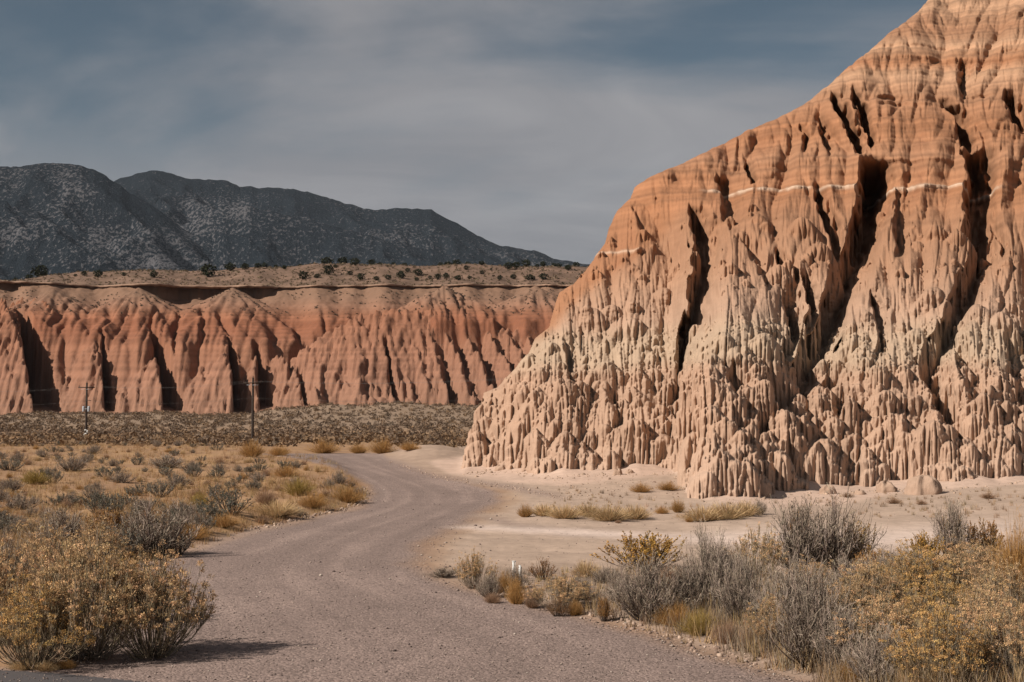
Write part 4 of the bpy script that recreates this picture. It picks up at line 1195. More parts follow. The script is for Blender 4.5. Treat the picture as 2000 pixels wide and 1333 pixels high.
 ('saltbush', 1808, 1112, 90, 68, 'golden saltbush with stubby spikes left of the dark branched bush'),
 ('bare_bush', 1858, 1096, 92, 108, 'dark branched bush with bare twigs against the pale ground'),
 ('saltbush', 1862, 1090, 50, 84, 'golden plant growing inside the dark branched bush'),
 ('saltbush', 1925, 1090, 84, 74, 'golden brown saltbush right of the dark branched bush'),
 ('tuft', 1988, 1160, 120, 150, 'tall orange bush at the right picture edge'),
 ('rabbitbrush', 1880, 1190, 150, 120, 'tan rabbitbrush below the golden brown saltbush'),
 ('rabbitbrush', 1965, 1225, 140, 120, 'tan rabbitbrush at the right edge below the tall orange bush'),
 ('rabbitbrush', 1830, 1262, 160, 120, 'grey stemmed rabbitbrush in the centre of the near right thicket'),
 ('rabbitbrush', 1925, 1290, 160, 130, 'bright topped rabbitbrush near the lower right corner'),
 ('rabbitbrush', 1735, 1300, 150, 124, 'tall stemmed rabbitbrush right of the big grey bush'),
 ('bare_bush', 1650, 1318, 110, 120, 'pale tangled bush at the bottom right of the big grey bush'),
 ('rabbitbrush', 1840, 1352, 170, 150, 'rabbitbrush with pale upright stems at the bottom picture edge'),
 ('rabbitbrush', 1990, 1345, 140, 160, 'rabbitbrush filling the lower right picture corner'),
 ('bare_bush', 1720, 1350, 130, 120, 'grey bush at the bottom edge left of the straw tufts'),
 ('tuft', 1668, 1342, 70, 66, 'orange tuft at the bottom edge beside the tangled bush'),
 ('straw', 1772, 1356, 62, 72, 'bright straw tuft at the bottom edge, left of two'),
 ('straw', 1822, 1356, 52, 68, 'bright straw tuft at the bottom edge, right of two'),
 ('rabbitbrush', 1655, 1262, 130, 110, 'straw coloured rabbitbrush between the big grey bush and the middle of the thicket'),
 ('rabbitbrush', 1745, 1168, 110, 74, 'small tan rabbitbrush just below the gap showing the pale track'),
 ('bare_bush', 1800, 1160, 90, 70, 'small grey bush under the spiky golden saltbush'),
 ('rabbitbrush', 1915, 1150, 120, 84, 'tan rabbitbrush right below the golden brown saltbush'),
 ('bare_bush', 1875, 1330, 130, 110, 'grey stemmed bush above the rust brown mound'),
 ('bare_bush', 1430, 1150, 80, 76, 'small grey bush behind the pale one below the yellow rabbitbrush'),
 ('brown', 1310, 1150, 80, 50, 'brown weed in the hollow behind the dark based grey bush'),
 ('bare_bush', 1130, 1172, 60, 46, 'grey weed right of the olive gold shrub'),
 ('bare_bush', 1215, 1180, 60, 60, 'pale twiggy bush at the left side of the dark based grey bush'),
 ('rabbitbrush', 150, 1190, 170, 120, 'rabbitbrush hidden behind the tallest one in the near left clump'),
 ('rabbitbrush', 235, 1215, 150, 120, 'rabbitbrush filling the right shoulder of the near left clump'),
 ('russet_bush', 1905, 1354, 104, 90, 'rust brown mound at the bottom edge near the right corner'),
]
def place_foreground():
    r = random.Random(11)
    GP = ground_many([p[1] for p in FG], [min(p[2], 1395) for p in FG])
    for i, (kind, px, py, w, h, label) in enumerate(FG):
        x, y, z = [float(v) for v in GP[i]]
        s = y / FPX
        near = y < 40
        q = 1.0 if y < 27 else 0.55
        nv = ({'rabbitbrush': 4, 'bare_bush': 3}.get(kind, 2) if y < 27 else 2)
        plant(kind, x, y, z, h * s * 1.02, w * s, r.uniform(0, 6.28), label, None, i % nv, q, tilt=(0.22 if 'leaning' in label and kind == 'bare_bush' else 0.0))
place_foreground()

# mid-field bushes: countable, too small to show parts
def low_meshes():
    out = {}
    for kind in ('sagebrush', 'bare_bush', 'tuft', 'straw', 'yellow', 'brown'):
        for v in range(2):
            V, F, C = join([p[1] for p in plant_parts(kind, 500 + v * 13 + hash_kind(kind), 0.33)])
            out[kind, v] = mesh_np(KINDNAME[kind][0] + '_small', V, F, MAT_LEAF, C)
    return out
LOW = low_meshes()
def field_ok(px, py):
    if py < 893: return px < 500
    l = float(np.interp(py, BANKX, BANKL))
    return px < l - 12
taken = [(p[1], p[2], p[3]) for p in FG]
def scatter_mid():
    r = random.Random(3)
    texts = {'sagebrush': ('small grey green sagebrush among many on the flat left of the road', 'small sagebrush on the left flat'),
             'bare_bush': ('small grey twiggy bush among many on the flat left of the road', 'small grey bushes on the left flat'),
             'tuft': ('small orange grass tuft among many on the flat left of the road', 'small orange tufts on the left flat'),
             'straw': ('small straw tuft among many on the flat left of the road', 'small straw tufts on the left flat'),
             'brown': ('small brown weed among many on the flat left of the road', 'small brown weeds on the left flat')}
    n = 0; spots = []
    for _ in range(6000):
        if n >= 270: break
        py = 868 + (1062 - 868) * r.random() ** 1.5; px = r.uniform(-110, 720)
        if not field_ok(px, py): continue
        if any(abs(px - a) < c * 0.5 and abs(py - b) < 12 for a, b, c in taken[:len(FG)]): continue
        if any(abs(px - a) < 11 and abs(py - b) < 3.5 for a, b, c in taken[len(FG):]): continue
        taken.append((px, py, 20)); n += 1
    GP = ground_many([t[0] for t in taken[len(FG):]], [t[1] for t in taken[len(FG):]])
    for x, y, z in GP.tolist():
        kind = r.choices(['sagebrush', 'bare_bush', 'tuft', 'straw', 'brown'], [3, 2.4, 2, 1.2, 1.6])[0]
        h = r.uniform(0.22, 0.55) * (0.75 if kind in ('tuft', 'straw', 'brown') else 1)
        w = h * r.uniform(1.5, 2.4)
        o = link(KINDNAME[kind][0], LOW[kind, r.randrange(2)])
        o.location = (x, y, z - 0.02); o.rotation_euler = (0, 0, r.uniform(0, 6.28)); o.scale = (w / 1.35, w / 1.35, h / 0.92)
        tag(o, texts[kind][0], KINDNAME[kind][1], texts[kind][1])
scatter_mid()

# uncountable cover
def merged_bushes(name, pts, hs, cols, per, r, label, mat=MAT_LEAF, size=0.16, blades=False):
    n = len(pts)
    if blades:
        K = 2
        az = r.uniform(0, 2 * pi, n * per); t = r.uniform(0.05, 0.5, n * per)
        H = np.repeat(hs, per) * r.uniform(0.5, 1.1, n * per)
        B = np.repeat(pts, per, 0) + np.stack([r.normal(0, .25, n * per), r.normal(0, .25, n * per), np.zeros(n * per)], -1) * np.repeat(hs, per)[:, None]
        T = B + np.stack([np.cos(az) * t * H, np.sin(az) * t * H, H], -1)
        V, F, C = ribbons(np.stack([B, T], 1), np.stack([np.full(n * per, size), np.full(n * per, size * 0.15)], 1), np.clip(np.repeat(cols, per, 0) * r.uniform(0.8, 1.2, (n * per, 1)), 0, 1), r)
    else:
        d = unit(r.normal(size=(n * per, 3))); d[:, 2] = np.abs(d[:, 2])
        H = np.repeat(hs, per)[:, None]
        c = np.repeat(pts, per, 0) + d * H * [0.85, 0.85, 0.85] * r.uniform(0.45, 1, (n * per, 1))
        V, F, C = flakes(c, np.repeat(hs, per) * size * r.uniform(0.7, 1.3, n * per), np.clip(np.repeat(cols, per, 0) * r.uniform(0.88, 1.12, (n * per, 1)), 0, 1), r, 0.9)
    o = link(name, mesh_np(name, V, F, mat, C))
    tag(o, label, None, None, 'stuff')
    return o
def ground_cover():
    r = np.random.default_rng(77)
    # far sagebrush flat up to the badlands
    n = 6500
    Y = 125 + (418 - 125) * r.uniform(size=n) ** 0.9; u = r.uniform(-0.40, 0.06, n); X = u * Y
    px, py = plane_pic(X, Y)
    k = ~((py > 882) & (px > 500) & (px < 760)); X, Y = X[k], Y[k]
    Z = G(X, Y)
    dens = fbm(X / 18, Y / 40, 2, 401)
    k = r.uniform(size=len(X)) < 0.75 + 0.5 * dens; X, Y, Z = X[k], Y[k], Z[k]
    pal = np.array([[.165, .118, .085], [.18, .13, .092], [.205, .14, .095], [.24, .155, .092], [.15, .108, .085]])
    idx = r.integers(0, 5, len(X)); idx = np.where(Y < 190, np.where(r.uniform(size=len(X)) < .4, 3, idx), idx)
    idx = np.where(idx == 4, 2, idx)
    merged_bushes('sagebrush_flat', np.stack([X, Y, Z], -1), r.uniform(0.4, 1.1, len(X)), pal[idx] * r.uniform(.9, 1.12, (len(X), 1)) * 0.95, 25, r, 'dense grey brown sagebrush covering the flat below the far badlands', size=0.20)
    # dry grass over the left field
    n = 22000
    py = 850 + (1115 - 850) * r.uniform(size=n) ** 1.15; px = r.uniform(-420, 740, n)
    l = np.interp(py, BANKX, BANKL); l = np.where(py < 886, 480 - (886 - py) * 2, l)
    k = (px < l - 4); px, py = px[k], py[k]
    Y = CAMZ * FPX / (py - HOR) ; Y = (CAMZ - rise(Y)) * FPX / (py - HOR)
    X = (px - 1000) / FPX * Y
    patch = fbm(X / 2.5, Y / 5, 3, 402)
    k = r.uniform(size=len(X)) < 0.6 + 1.0 * patch; X, Y = X[k], Y[k]; patch = patch[k]
    Z = G(X, Y) - 0.01
    cl = jitter((0.40, 0.27, 0.14), len(X), r, 0.16); og = jitter((0.34, 0.20, 0.095), len(X), r, 0.16)
    c = np.where((r.uniform(size=len(X)) < 0.45)[:, None], cl, og)
    merged_bushes('dry_grass', np.stack([X, Y, Z], -1), r.uniform(0.10, 0.30, len(X)) * (1 + 0.5 * ss(60, 120, Y)), c, 10, r, 'dry orange straw grass over the left field', MAT_GRASS, 0.006, True)
    # sparse small weeds on the sandy slope right and under the shrubs
    n = 900
    py = r.uniform(930, 1012, n); px = r.uniform(1080, 2050, n)
    pts = []
    for a, b in zip(px, py):
        if b < np.interp(a, [1080, 1345, 1500, 1640, 2050], [948, 985, 985, 968, 948]): continue
        pts.append((a, b))
        if len(pts) >= 260: break
    py = r.uniform(1140, 1345, 900); px = r.uniform(880, 2040, 900)
    k = (px > np.interp(py, RIGHTY, RIGHTX) - 5) 
    for a, b in list(zip(px[k], py[k]))[:330]: pts.append((a, b))
    pts = ground_many([p[0] for p in pts], [p[1] for p in pts])
    merged_bushes('sparse_weeds', pts, r.uniform(0.06, 0.20, len(pts)), jitter((0.33, 0.225, 0.14), len(pts), r, 0.2), 20, r, 'sparse small dry weeds on bare sandy ground', MAT_GRASS, 0.005, True)
    # twiggy undergrowth filling the verge between the shrubs
    n = 2600
    py = r.uniform(1118, 1380, n); px = r.uniform(900, 2080, n)
    k = (px > np.interp(py, RIGHTY, RIGHTX) + 40 + 30 * noise(px / 60, py / 30, 431)); px, py = px[k], py[k]
    P = ground_many(px, py)
    c = np.where((r.uniform(size=len(P)) < 0.55)[:, None], jitter((0.28, 0.215, 0.155), len(P), r, 0.2), jitter((0.42, 0.28, 0.145), len(P), r, 0.2))
    merged_bushes('verge_undergrowth', P, r.uniform(0.10, 0.42, len(P)) * ss(870, 1500, px + (py - 1118)) + 0.05, c, 16, r, 'thin dry twigs and grass between the shrubs of the right verge', MAT_GRASS, 0.0045, True)
    # scrub on the plateau and on the upper slopes of the far wall
    n = 5200
    u = r.uniform(-0.39, 0.06, n); PX = 1000 + FPX * u
    Y = rim_y(PX) + 160 * r.uniform(size=n) ** 1.2 + 0.5; X = u * Y
    Z = mesa_z(X, Y)
    pal = np.array([[.10, .075, .05], [.15, .11, .07], [.19, .14, .09]])
    merged_bushes('plateau_scrub', np.stack([X, Y, Z], -1), r.uniform(0.25, 0.95, n), pal[r.integers(0, 3, n)], 9, r, 'low brown scrub dotted over the plateau', size=0.36)
    n = 1500
    X = r.uniform(-175, 25, n); Y = r.uniform(452, 489, n)
    Zz, PX, w, fin = far_z(X, Y)
    k = (~fin) & (Zz > 36) & (Y < rim_y(PX) - 2) & (fbm(X / 10, Y / 10, 2, 411) > -0.15)
    merged_bushes('slope_scrub', np.stack([X[k], Y[k], Zz[k]], -1), r.uniform(0.2, 0.7, k.sum()), np.full((k.sum(), 3), .09) * [1, .8, .6], 9, r, 'small dark shrubs on the upper talus slopes', size=0.36)
ground_cover()

# ------------------------------------------------------------------ junipers on the plateau
JUN = [(555, 526, 9), (592, 547, 20), (619, 544, 12), (643, 537, 22), (638, 511, 24), (670, 514, 20), (693, 519, 20), (726, 515, 16), (742, 511, 10), (758, 547, 14), (769, 508, 10), (783, 545, 18), (791, 515, 11), (796, 532, 11),
 (817, 539, 18), (814, 549, 10), (856, 547, 14), (871, 545, 13), (860, 509, 11), (892, 514, 18), (875, 512, 14), (913, 515, 11), (911, 528, 11), (941, 519, 12), (941, 536, 10), (917, 546, 9), (895, 548, 14), (959, 528, 6), (976, 548, 11),
 (994, 527, 20), (1010, 526, 16), (1003, 512, 11), (1003, 546, 12), (1028, 512, 18), (1049, 512, 9), (1061, 521, 12), (1061, 547, 18), (1033, 548, 16), (1042, 547, 9), (1082, 515, 12), (1092, 523, 12), (1110, 529, 14), (1125, 519, 16), (1120, 512, 9),
 (80, 538, 30), (58, 543, 16), (147, 541, 8), (164, 539, 12), (192, 543, 18), (242, 540, 9), (300, 543, 16), (406, 542, 30), (450, 530, 20), (478, 527, 16), (504, 524, 14), (517, 520, 13), (539, 516, 8), (556, 526, 8), (586, 513, 8), (655, 524, 9), (705, 548, 16), (735, 549, 12), (30, 546, 10), (840, 546, 9), (684, 538, 12)]
def junipers():
    r = np.random.default_rng(19)
    kinds = []
    for v in range(3):
        K = 260
        d = unit(r.normal(size=(K, 3))); c = d * r.uniform(0.3, 1.0, (K, 1)) ** 0.6 * [0.52, 0.52, 0.46] + [0, 0, 0.52]
        c[:, :2] *= (1 + 0.2 * np.sin(5 * np.arctan2(c[:, 1], c[:, 0])))[:, None]
        V, F, C = flakes(c, r.uniform(0.05, 0.11, K), jitter((0.030, 0.032, 0.018), K, r, 0.25), r)
        crown = mesh_np('juniper_crown', V, F, MAT_LEAF, C)
        P = np.array([[[0, 0, -0.1], [0.02, 0.01, 0.2], [0.05, -0.02, 0.5]], [[0.02, 0, -0.05], [-0.08, 0.02, 0.2], [-0.16, 0.0, 0.48]]])
        V, F, C = prisms(P, np.array([[0.05, 0.04, 0.02], [0.035, 0.03, 0.015]]), jitter((0.07, 0.05, 0.04), 2, r))
        kinds.append((crown, mesh_np('juniper_trunk', V, F, MAT_STEM, C)))
    names = {(80, 538, 30): 'largest dark juniper at the left end of the plateau', (58, 543, 16): 'juniper just left of the largest one at the left end of the plateau',
             (406, 542, 30): 'broad low juniper alone just above the rim left of centre', (638, 511, 24): 'biggest juniper on the plateau skyline', (192, 543, 18): 'squarish juniper near the rim in the left part of the plateau',
             (643, 537, 22): 'broad juniper halfway down the plateau slope below the biggest skyline one', (1125, 519, 16): 'rightmost juniper, touching the near cliff outline', (300, 543, 16): 'small dull juniper above the dark overhanging rim'}
    for i, (px, py, w) in enumerate(JUN):
        u, kz = ray(px, py)
        y = float(rim_y(px)) + 1
        while y < 720 and CAMZ + kz * y > float(mesa_z(np.array(u * y), np.array(y))): y += 1.0
        if y >= 719: y = 640.0
        z = float(mesa_z(np.array(u * y), np.array(y)))
        o = bpy.data.objects.new('juniper_tree', None); COL.objects.link(o)
        cr, tr = kinds[i % 3]
        link('crown', cr, o); link('trunk', tr, o)
        s = w / FPX * y
        o.location = (u * y, y, z - 0.1); o.scale = (s, s, s * float(r.uniform(0.75, 1.0))); o.rotation_euler = (0, 0, float(r.uniform(0, 6)))
        key = (px, py, w)
        if key in names: tag(o, names[key], 'juniper', 'junipers on the plateau')
        else: tag(o, 'small dark juniper scattered with many others over the plateau', 'juniper', 'junipers on the plateau')
junipers()

# ------------------------------------------------------------------ loose clay blocks at the cliff foot
def boulder_mesh(name, seed, sx, sy, sz, col):
    r = np.random.default_rng(seed)
    nu, nv = 40, 20
    th = np.linspace(0, 2 * pi, nu, endpoint=False); ph = np.linspace(-0.25, pi / 2, nv)
    T, Pn = np.meshgrid(th, ph)
    ex = 0.75
    cx = np.sign(np.cos(T)) * np.abs(np.cos(T)) ** ex; sy_ = np.sign(np.sin(T)) * np.abs(np.sin(T)) ** ex
    rad = np.abs(np.cos(Pn)) ** 0.6
    rad[-1] = 0.02
    fl = 1 + 0.22 * np.abs(noise(np.cos(T) * 6 + seed, np.sin(T) * 6 + Pn * 0.8, seed)) + 0.25 * noise(np.cos(T) * 1.5 + seed, np.sin(T) * 1.5, seed + 1) - 0.07 * np.clip(1 - np.abs(noise(T * 9, Pn, seed + 3)) * 4, 0, 1) + 0.10 * noise(T * 1.2 + seed, Pn * 1.5, seed + 5)
    X = cx * rad * fl * sx / 2; Y = sy_ * rad * fl * sy / 2; Z = np.sin(Pn) * sz * (1 + 0.30 * noise(np.cos(T) * 1.8 + seed, np.sin(T) * 1.8 + Pn, seed + 7))
    V = np.stack([X, Y, Z], -1).reshape(-1, 3)
    a = (np.arange(nv - 1)[:, None] * nu + np.arange(nu)[None]); b = (np.arange(nv - 1)[:, None] * nu + (np.arange(nu)[None] + 1) % nu)
    F = np.stack([a, b, b + nu, a + nu], -1).reshape(-1, 4)
    C = np.array(col)[None] * (1 + 0.12 * noise(V[:, 0] * 6, V[:, 2] * 6, seed + 9))[:, None]
    return mesh_np(name, V, F, MAT_CLIFF, C, smooth=True)
BOULD = [(1486, 972, 38, 30, 'squat fluted clay block standing alone in front of the dark cleft'), (1560, 960, 34, 24, 'low clay block at the foot of the columns right of the squat block'),
         (1617, 965, 30, 16, 'flat double clay lump on the sand below the columns'), (1681, 966, 20, 9, 'small clay crumb at the sand edge below the columns'),
         (1733, 962, 36, 20, 'dome shaped clay block in the middle of the column foot'), (1808, 966, 62, 34, 'pointed clay mound left of the tall right pinnacle'),
         (977, 920, 22, 12, 'flat clay slab at the foot of the left cliff wing'), (1206, 928, 18, 12, 'small rounded clay block below the left wing'), (1230, 926, 16, 9, 'tiny clay block beside the small rounded one'),
         (1540, 948, 22, 18, 'narrow clay stub between two blocks at the column foot')]
for i, (px, py, w, h, lab) in enumerate(BOULD):
    x, y, z = ground_at(px, py)
    s = y / FPX
    o = link('clay_boulder', boulder_mesh('clay_boulder', 60 + i, w * s, w * s * 0.9, h * s, (0.36, 0.245, 0.178)))
    o.location = (x, y + w * s * 0.2, z - 0.02)
    tag(o, lab, 'boulder')

# ------------------------------------------------------------------ gravel
def gravel():
    r = np.random.default_rng(91)
    n = 30000
    py = 930 + (1345 - 930) * r.uniform(size=n) ** 0.75; px = r.uniform(-60, 2060, n)
    Y = (CAMZ - rise(CAMZ * FPX / (py - HOR))) * FPX / (py - HOR); X = (px - 1000) / FPX * Y
    inside = road_d(px, py)
    bank = np.abs(inside) < 40
    k = (r.uniform(size=n) < np.where(inside > 0, 0.55, 0.28) + 0.4 * bank) & ~((px < np.interp(py, BANKX, BANKL) - 60))
    X, Y, px, py, bank = X[k], Y[k], px[k], py[k], bank[k]
    Z = G(X, Y); n = len(X)
    s = np.exp(r.normal(-4.7, 0.42, n)) * (1 + 0.35 * bank) * (1 + 0.02 * (Y - 18))
    s = np.clip(s, 0.004, 0.05)
    base = np.array([[1, 0, 0], [0, 1, 0], [-1, 0, 0], [0, -1, 0], [0, 0, .8], [0, 0, -.5]], float)
    V = base[None] * s[:, None, None] * r.uniform(0.55, 1.3, (n, 6, 1)) * np.array([1.1, 1, 0.8])
    a = r.uniform(0, 6.28, n); ca, sa = np.cos(a)[:, None], np.sin(a)[:, None]
    V = np.stack([V[..., 0] * ca - V[..., 1] * sa, V[..., 0] * sa + V[..., 1] * ca, V[..., 2]], -1)
    V += np.stack([X, Y, Z + s * 0.25], -1)[:, None]
    f = np.array([[0, 1, 4], [1, 2, 4], [2, 3, 4], [3, 0, 4], [1, 0, 5], [2, 1, 5], [3, 2, 5], [0, 3, 5]])
    F = (np.arange(n)[:, None, None] * 6 + f[None]).reshape(-1, 3)
    pal = np.array([[.25, .19, .165], [.17, .125, .11], [.36, .28, .23], [.46, .38, .32], [.12, .09, .08]])
    c = pal[r.choice(5, n, p=[.38, .25, .2, .07, .1])]
    o = link('loose_gravel', mesh_np('loose_gravel', V.reshape(-1, 3), F, MAT_STEM, np.repeat(c, 6, 0)))
    tag(o, 'loose gravel on the dirt road and its edges', None, None, 'stuff')
gravel()
# clods and stones of the cut bank at the inside of the bend
def bank_stones():
    r = np.random.default_rng(93)
    pts = []
    py = r.uniform(952, 1035, 420)
    for b in py:
        l = float(np.interp(b, BANKX, BANKL)); pts.append((l + r.normal(-8, 7), b, 1))
    for _ in range(420):
        t = r.uniform(); a = lerp(760, 1110, t); b = float(np.interp(a, [740, 850, 1000, 1110], [896, 932, 954, 975])) + r.normal(0, 3)
        pts.append((a, b, 0.7))
    for _ in range(330):
        b = r.uniform(1150, 1300); l = float(np.interp(b, RIGHTY, RIGHTX)); pts.append((l + r.normal(30, 25), b, 0.6))
    for _ in range(240):
        pts.append((r.uniform(1090, 1330), r.uniform(936, 975), 0.8))
    for _ in range(900):
        a = r.uniform(905, 2010); b = float(np.interp(a, [p[0] for p in FOOT], [p[1] for p in FOOT])) + abs(r.normal(0, 5)) + 1
        pts.append((a, b, 1.1))
    P = np.array(pts); n = len(P)
    P = np.concatenate([ground_many(P[:, 0], P[:, 1]), P[:, 2:]], 1)
    s = np.clip(np.exp(r.normal(-3.2, 0.5, n)), .015, .12) * P[:, 3]
    base = np.array([[1, 0, 0], [.1, 1, 0], [-1, .1, 0], [0, -1, 0], [.3, .2, .7], [-.3, -.3, .6], [0, 0, -.5]], float)
    V = base[None] * s[:, None, None] * r.uniform(0.6, 1.3, (n, 7, 1))
    a = r.uniform(0, 6.28, n); ca, sa = np.cos(a)[:, None], np.sin(a)[:, None]
    V = np.stack([V[..., 0] * ca - V[..., 1] * sa, V[..., 0] * sa + V[..., 1] * ca, V[..., 2]], -1) + P[:, None, :3]
    f = np.array([[0, 1, 4], [1, 5, 4], [1, 2, 5], [2, 3, 5], [3, 4, 5], [3, 0, 4], [1, 0, 6], [2, 1, 6], [3, 2, 6], [0, 3, 6]])
    F = (np.arange(n)[:, None, None] * 7 + f[None]).reshape(-1, 3)
    pal = np.array([[.30, .21, .16], [.22, .15, .115], [.40, .29, .22]])
    cc = pal[r.integers(0, 3, n)]; cc[-900:] = np.array([.37, .26, .19]) * r.uniform(.8, 1.15, (900, 1))
    o = link('bank_rubble', mesh_np('bank_rubble', V.reshape(-1, 3), F, MAT_STEM, np.repeat(cc, 7, 0)))
    tag(o, 'clods and stones along the cut banks of the road and the cliff foot', None, None, 'stuff')
bank_stones()

# ------------------------------------------------------------------ utility poles and wires
WOOD = plain_mat('weathered_pole_wood', (0.045, 0.033, 0.027), 0.9, 0.3, scale=3.0)
GREYM = plain_mat('galvanised_grey', (0.34, 0.35, 0.37), 0.55, 0.1)
WHITE = plain_mat('white_paint', (0.62, 0.61, 0.58), 0.6, 0.06)
PORC = plain_mat('brown_porcelain', (0.09, 0.05, 0.04), 0.3, 0.05)
WIREM = plain_mat('aluminium_wire', (0.14, 0.13, 0.125), 0.6, 0.05)
BLACKM = plain_mat('black_paint', (0.02, 0.02, 0.02), 0.7, 0.05)
def box(c, s, rot=0.0):
    c = np.array(c, float); s = np.array(s, float) / 2
    v = np.array([[x, y, z] for x in (-1, 1) for y in (-1, 1) for z in (-1, 1)], float) * s
    ca, sa = cos(rot), sin(rot)
    v = np.stack([v[:, 0] * ca - v[:, 1] * sa, v[:, 0] * sa + v[:, 1] * ca, v[:, 2]], -1) + c
    f = np.array([[0, 1, 3, 2], [4, 6, 7, 5], [0, 4, 5, 1], [2, 3, 7, 6], [0, 2, 6, 4], [1, 5, 7, 3]])
    return v, f, np.ones((8, 3))
def lathe(prof, n=12, c=(0, 0, 0)):
    prof = np.array(prof, float); k = len(prof)
    a = np.arange(n) * 2 * pi / n
    V = np.stack([prof[:, 0][:, None] * np.cos(a), prof[:, 0][:, None] * np.sin(a), np.repeat(prof[:, 1][:, None], n, 1)], -1).reshape(-1, 3) + np.array(c)
    A = np.arange(k - 1)[:, None] * n + np.arange(n)[None]; B = np.arange(k - 1)[:, None] * n + (np.arange(n)[None] + 1) % n
    return V, np.stack([A, B, B + n, A + n], -1).reshape(-1, 4), np.ones((len(V), 3))
def piece(name, parts, mat, parent, smooth=False):
    V, F, C = join(parts)
    return link(name, mesh_np(name, V, F, mat, None, smooth), parent)
POLES = []
def make_pole(px, py, top_py, label, transformer, tag2):
    x, y, z = ground_at(px, py)
    H = (py - top_py) * y / FPX
    o = bpy.data.objects.new('utility_pole', None); COL.objects.link(o)
    o.location = (x, y, z)
    ang = radians(8)
    piece('post', [lathe([(0.001, -0.3), (0.17, -0.3), (0.165, 0.0), (0.115, H - 0.02), (0.10, H), (0.001, H)], 14)], WOOD, o, True)
    piece('crossarm', [box((0, -0.14, H - 0.62), (2.1, 0.10, 0.12), 0)], WOOD, o)
    piece('crossarm_brace', [box((-0.33, -0.20, H - 0.85), (0.7, 0.02, 0.04)), box((0.33, -0.20, H - 0.85), (0.7, 0.02, 0.04))], GREYM, o)
    for dx in (-0.95, 0.0, 0.95):
        zz_ = H - 0.56 if dx else H
        piece('insulator', [lathe([(0.001, 0), (0.03, 0), (0.03, 0.08), (0.065, 0.10), (0.03, 0.14), (0.055, 0.17), (0.03, 0.2), (0.001, 0.21)], 10, (dx, -0.14 if dx else 0, zz_))], PORC, o, True)
    if transformer:
        for dx, m in ((-0.34, GREYM), (0.33, GREYM)):
            t = piece('transformer', [lathe([(0.001, 0), (0.17, 0), (0.18, 0.05), (0.18, 0.62), (0.15, 0.70), (0.001, 0.72)], 14, (dx, -0.08, H * 0.48))], m, o, True)
            piece('bushing', [lathe([(0.03, 0), (0.045, 0.05), (0.03, 0.1), (0.04, 0.15), (0.001, 0.2)], 8, (dx, -0.08, H * 0.48 + 0.70))], PORC, t, True)
        piece('mounting_arm', [box((0, -0.16, H * 0.48 + 0.35), (0.8, 0.06, 0.08))], GREYM, o)
        piece('fuse_arm', [box((0.25, -0.15, H * 0.68), (0.75, 0.06, 0.07))], WOOD, o)
    if tag2:
        # white painted figure 2 on the foot of the post
        y0 = -0.20
        w, s = 0.40, 0.13
        h0 = 0.15; hh = 0.95
        segs = [box((0, y0, h0 + hh), (w * .8, 0.03, s)), box((w / 2, y0, h0 + hh * .78), (s, 0.03, hh * .40)), box((0.02, y0, h0 + hh * .52), (w * .7, 0.03, s)),
                box((-w / 2 + .03, y0, h0 + hh * .28), (s, 0.03, hh * .40)), box((0.02, y0, h0 + .06), (w * 1.15, 0.03, s))]
        for k in range(len(segs)): segs[k][0][:, 1] += 0.0005 * k
        piece('number_plate', segs, WHITE, o)
    tag(o, label, 'utility pole', 'wooden poles on the flat')
    POLES.append((x, y, z, H))
make_pole(168, 857, 748, 'left wooden utility pole with grey transformers and a white 2 at its foot', True, True)
make_pole(493, 863, 738, 'right wooden utility pole rising from an orange bush beside the far road', False, False)
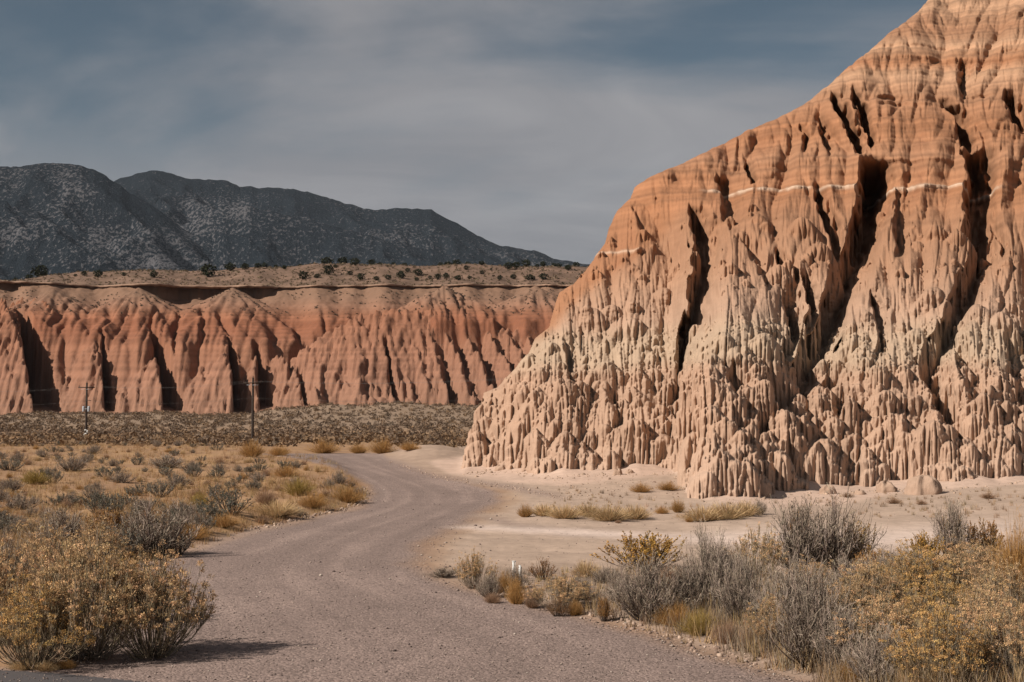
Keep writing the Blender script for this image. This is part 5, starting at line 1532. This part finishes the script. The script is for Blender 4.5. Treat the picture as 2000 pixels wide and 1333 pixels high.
def wire(a, b, sag, label):
    t = np.linspace(0, 1, 40)[:, None]
    P = a + (b - a) * t; P[:, 2] -= 4 * sag * (t * (1 - t))[:, 0]
    V, F, C = prisms(P[None], np.full((1, 40), 0.005), np.ones((1, 3)))
    o = link('overhead_wire', mesh_np('overhead_wire', V, F, WIREM))
    tag(o, label, 'wire', 'overhead wires')
(ax, ay, az, ah), (bx_, by, bz, bh) = POLES
step = np.array([bx_ - ax, by - ay, 0.0])
for dx, nm, dz in ((-0.95, 'left arm end', 0.15 - 0.56), (0.95, 'right arm end', 0.15 - 0.56), (0.0, 'lower mount', -2.3)):
    A = np.array([ax + dx, ay - 0.14 if dx else ay - 0.19, az + ah + dz]); B = np.array([bx_ + dx, by - 0.14 if dx else by - 0.19, bz + bh + dz])
    wire(A, B, 0.5, 'thin wire between the two poles tied at the %s' % nm)
    wire(A - step, A, 0.5, 'thin wire leaving the left pole for the left picture edge from the %s' % nm)
    wire(B, B + step * 1.5, 0.6, 'thin wire running right from the right pole from the %s' % nm)

# ------------------------------------------------------------------ white posts on the verge
def marker(px, top, w_px, base, label, style):
    x, y, z = ground_at(px, base)
    s = y / FPX
    h = (base - top) * s; w = w_px * s
    o = bpy.data.objects.new('marker_post', None); COL.objects.link(o)
    o.location = (x, y, z)
    t = w * 0.22
    if style == 0:
        piece('post', [box((-w * 0.22, 0, h / 2 - 0.05), (w * 0.5, w * 0.5, h + 0.1))], WHITE, o)
        piece('side_rail', [box((w * 0.16, 0.01, h / 2 - 0.05), (w * 0.10, w * 0.4, h + 0.08))], BLACKM, o)
        piece('side_rail', [box((w * 0.30, 0.0, h / 2 - 0.05), (w * 0.14, w * 0.4, h + 0.1))], WHITE, o)
        piece('cap', [box((0, 0, h + 0.008), (w * 1.15, w * 0.6, 0.016))], WHITE, o)
    else:
        piece('post', [box((-w * 0.1, 0, h / 2 - 0.05), (w * 0.62, w * 0.5, h + 0.1))], WHITE, o)
        piece('side_rail', [box((w * 0.36, 0.0, h / 2 - 0.06), (w * 0.18, w * 0.4, h + 0.06))], BLACKM, o)
    tag(o, label, 'post', 'white posts on the verge')
marker(1004, 1098, 7, 1132, 'taller white post behind the weeds, left of the pair', 0)
marker(1016, 1105, 7, 1134, 'shorter white post with a dark side strip, right of the pair', 1)
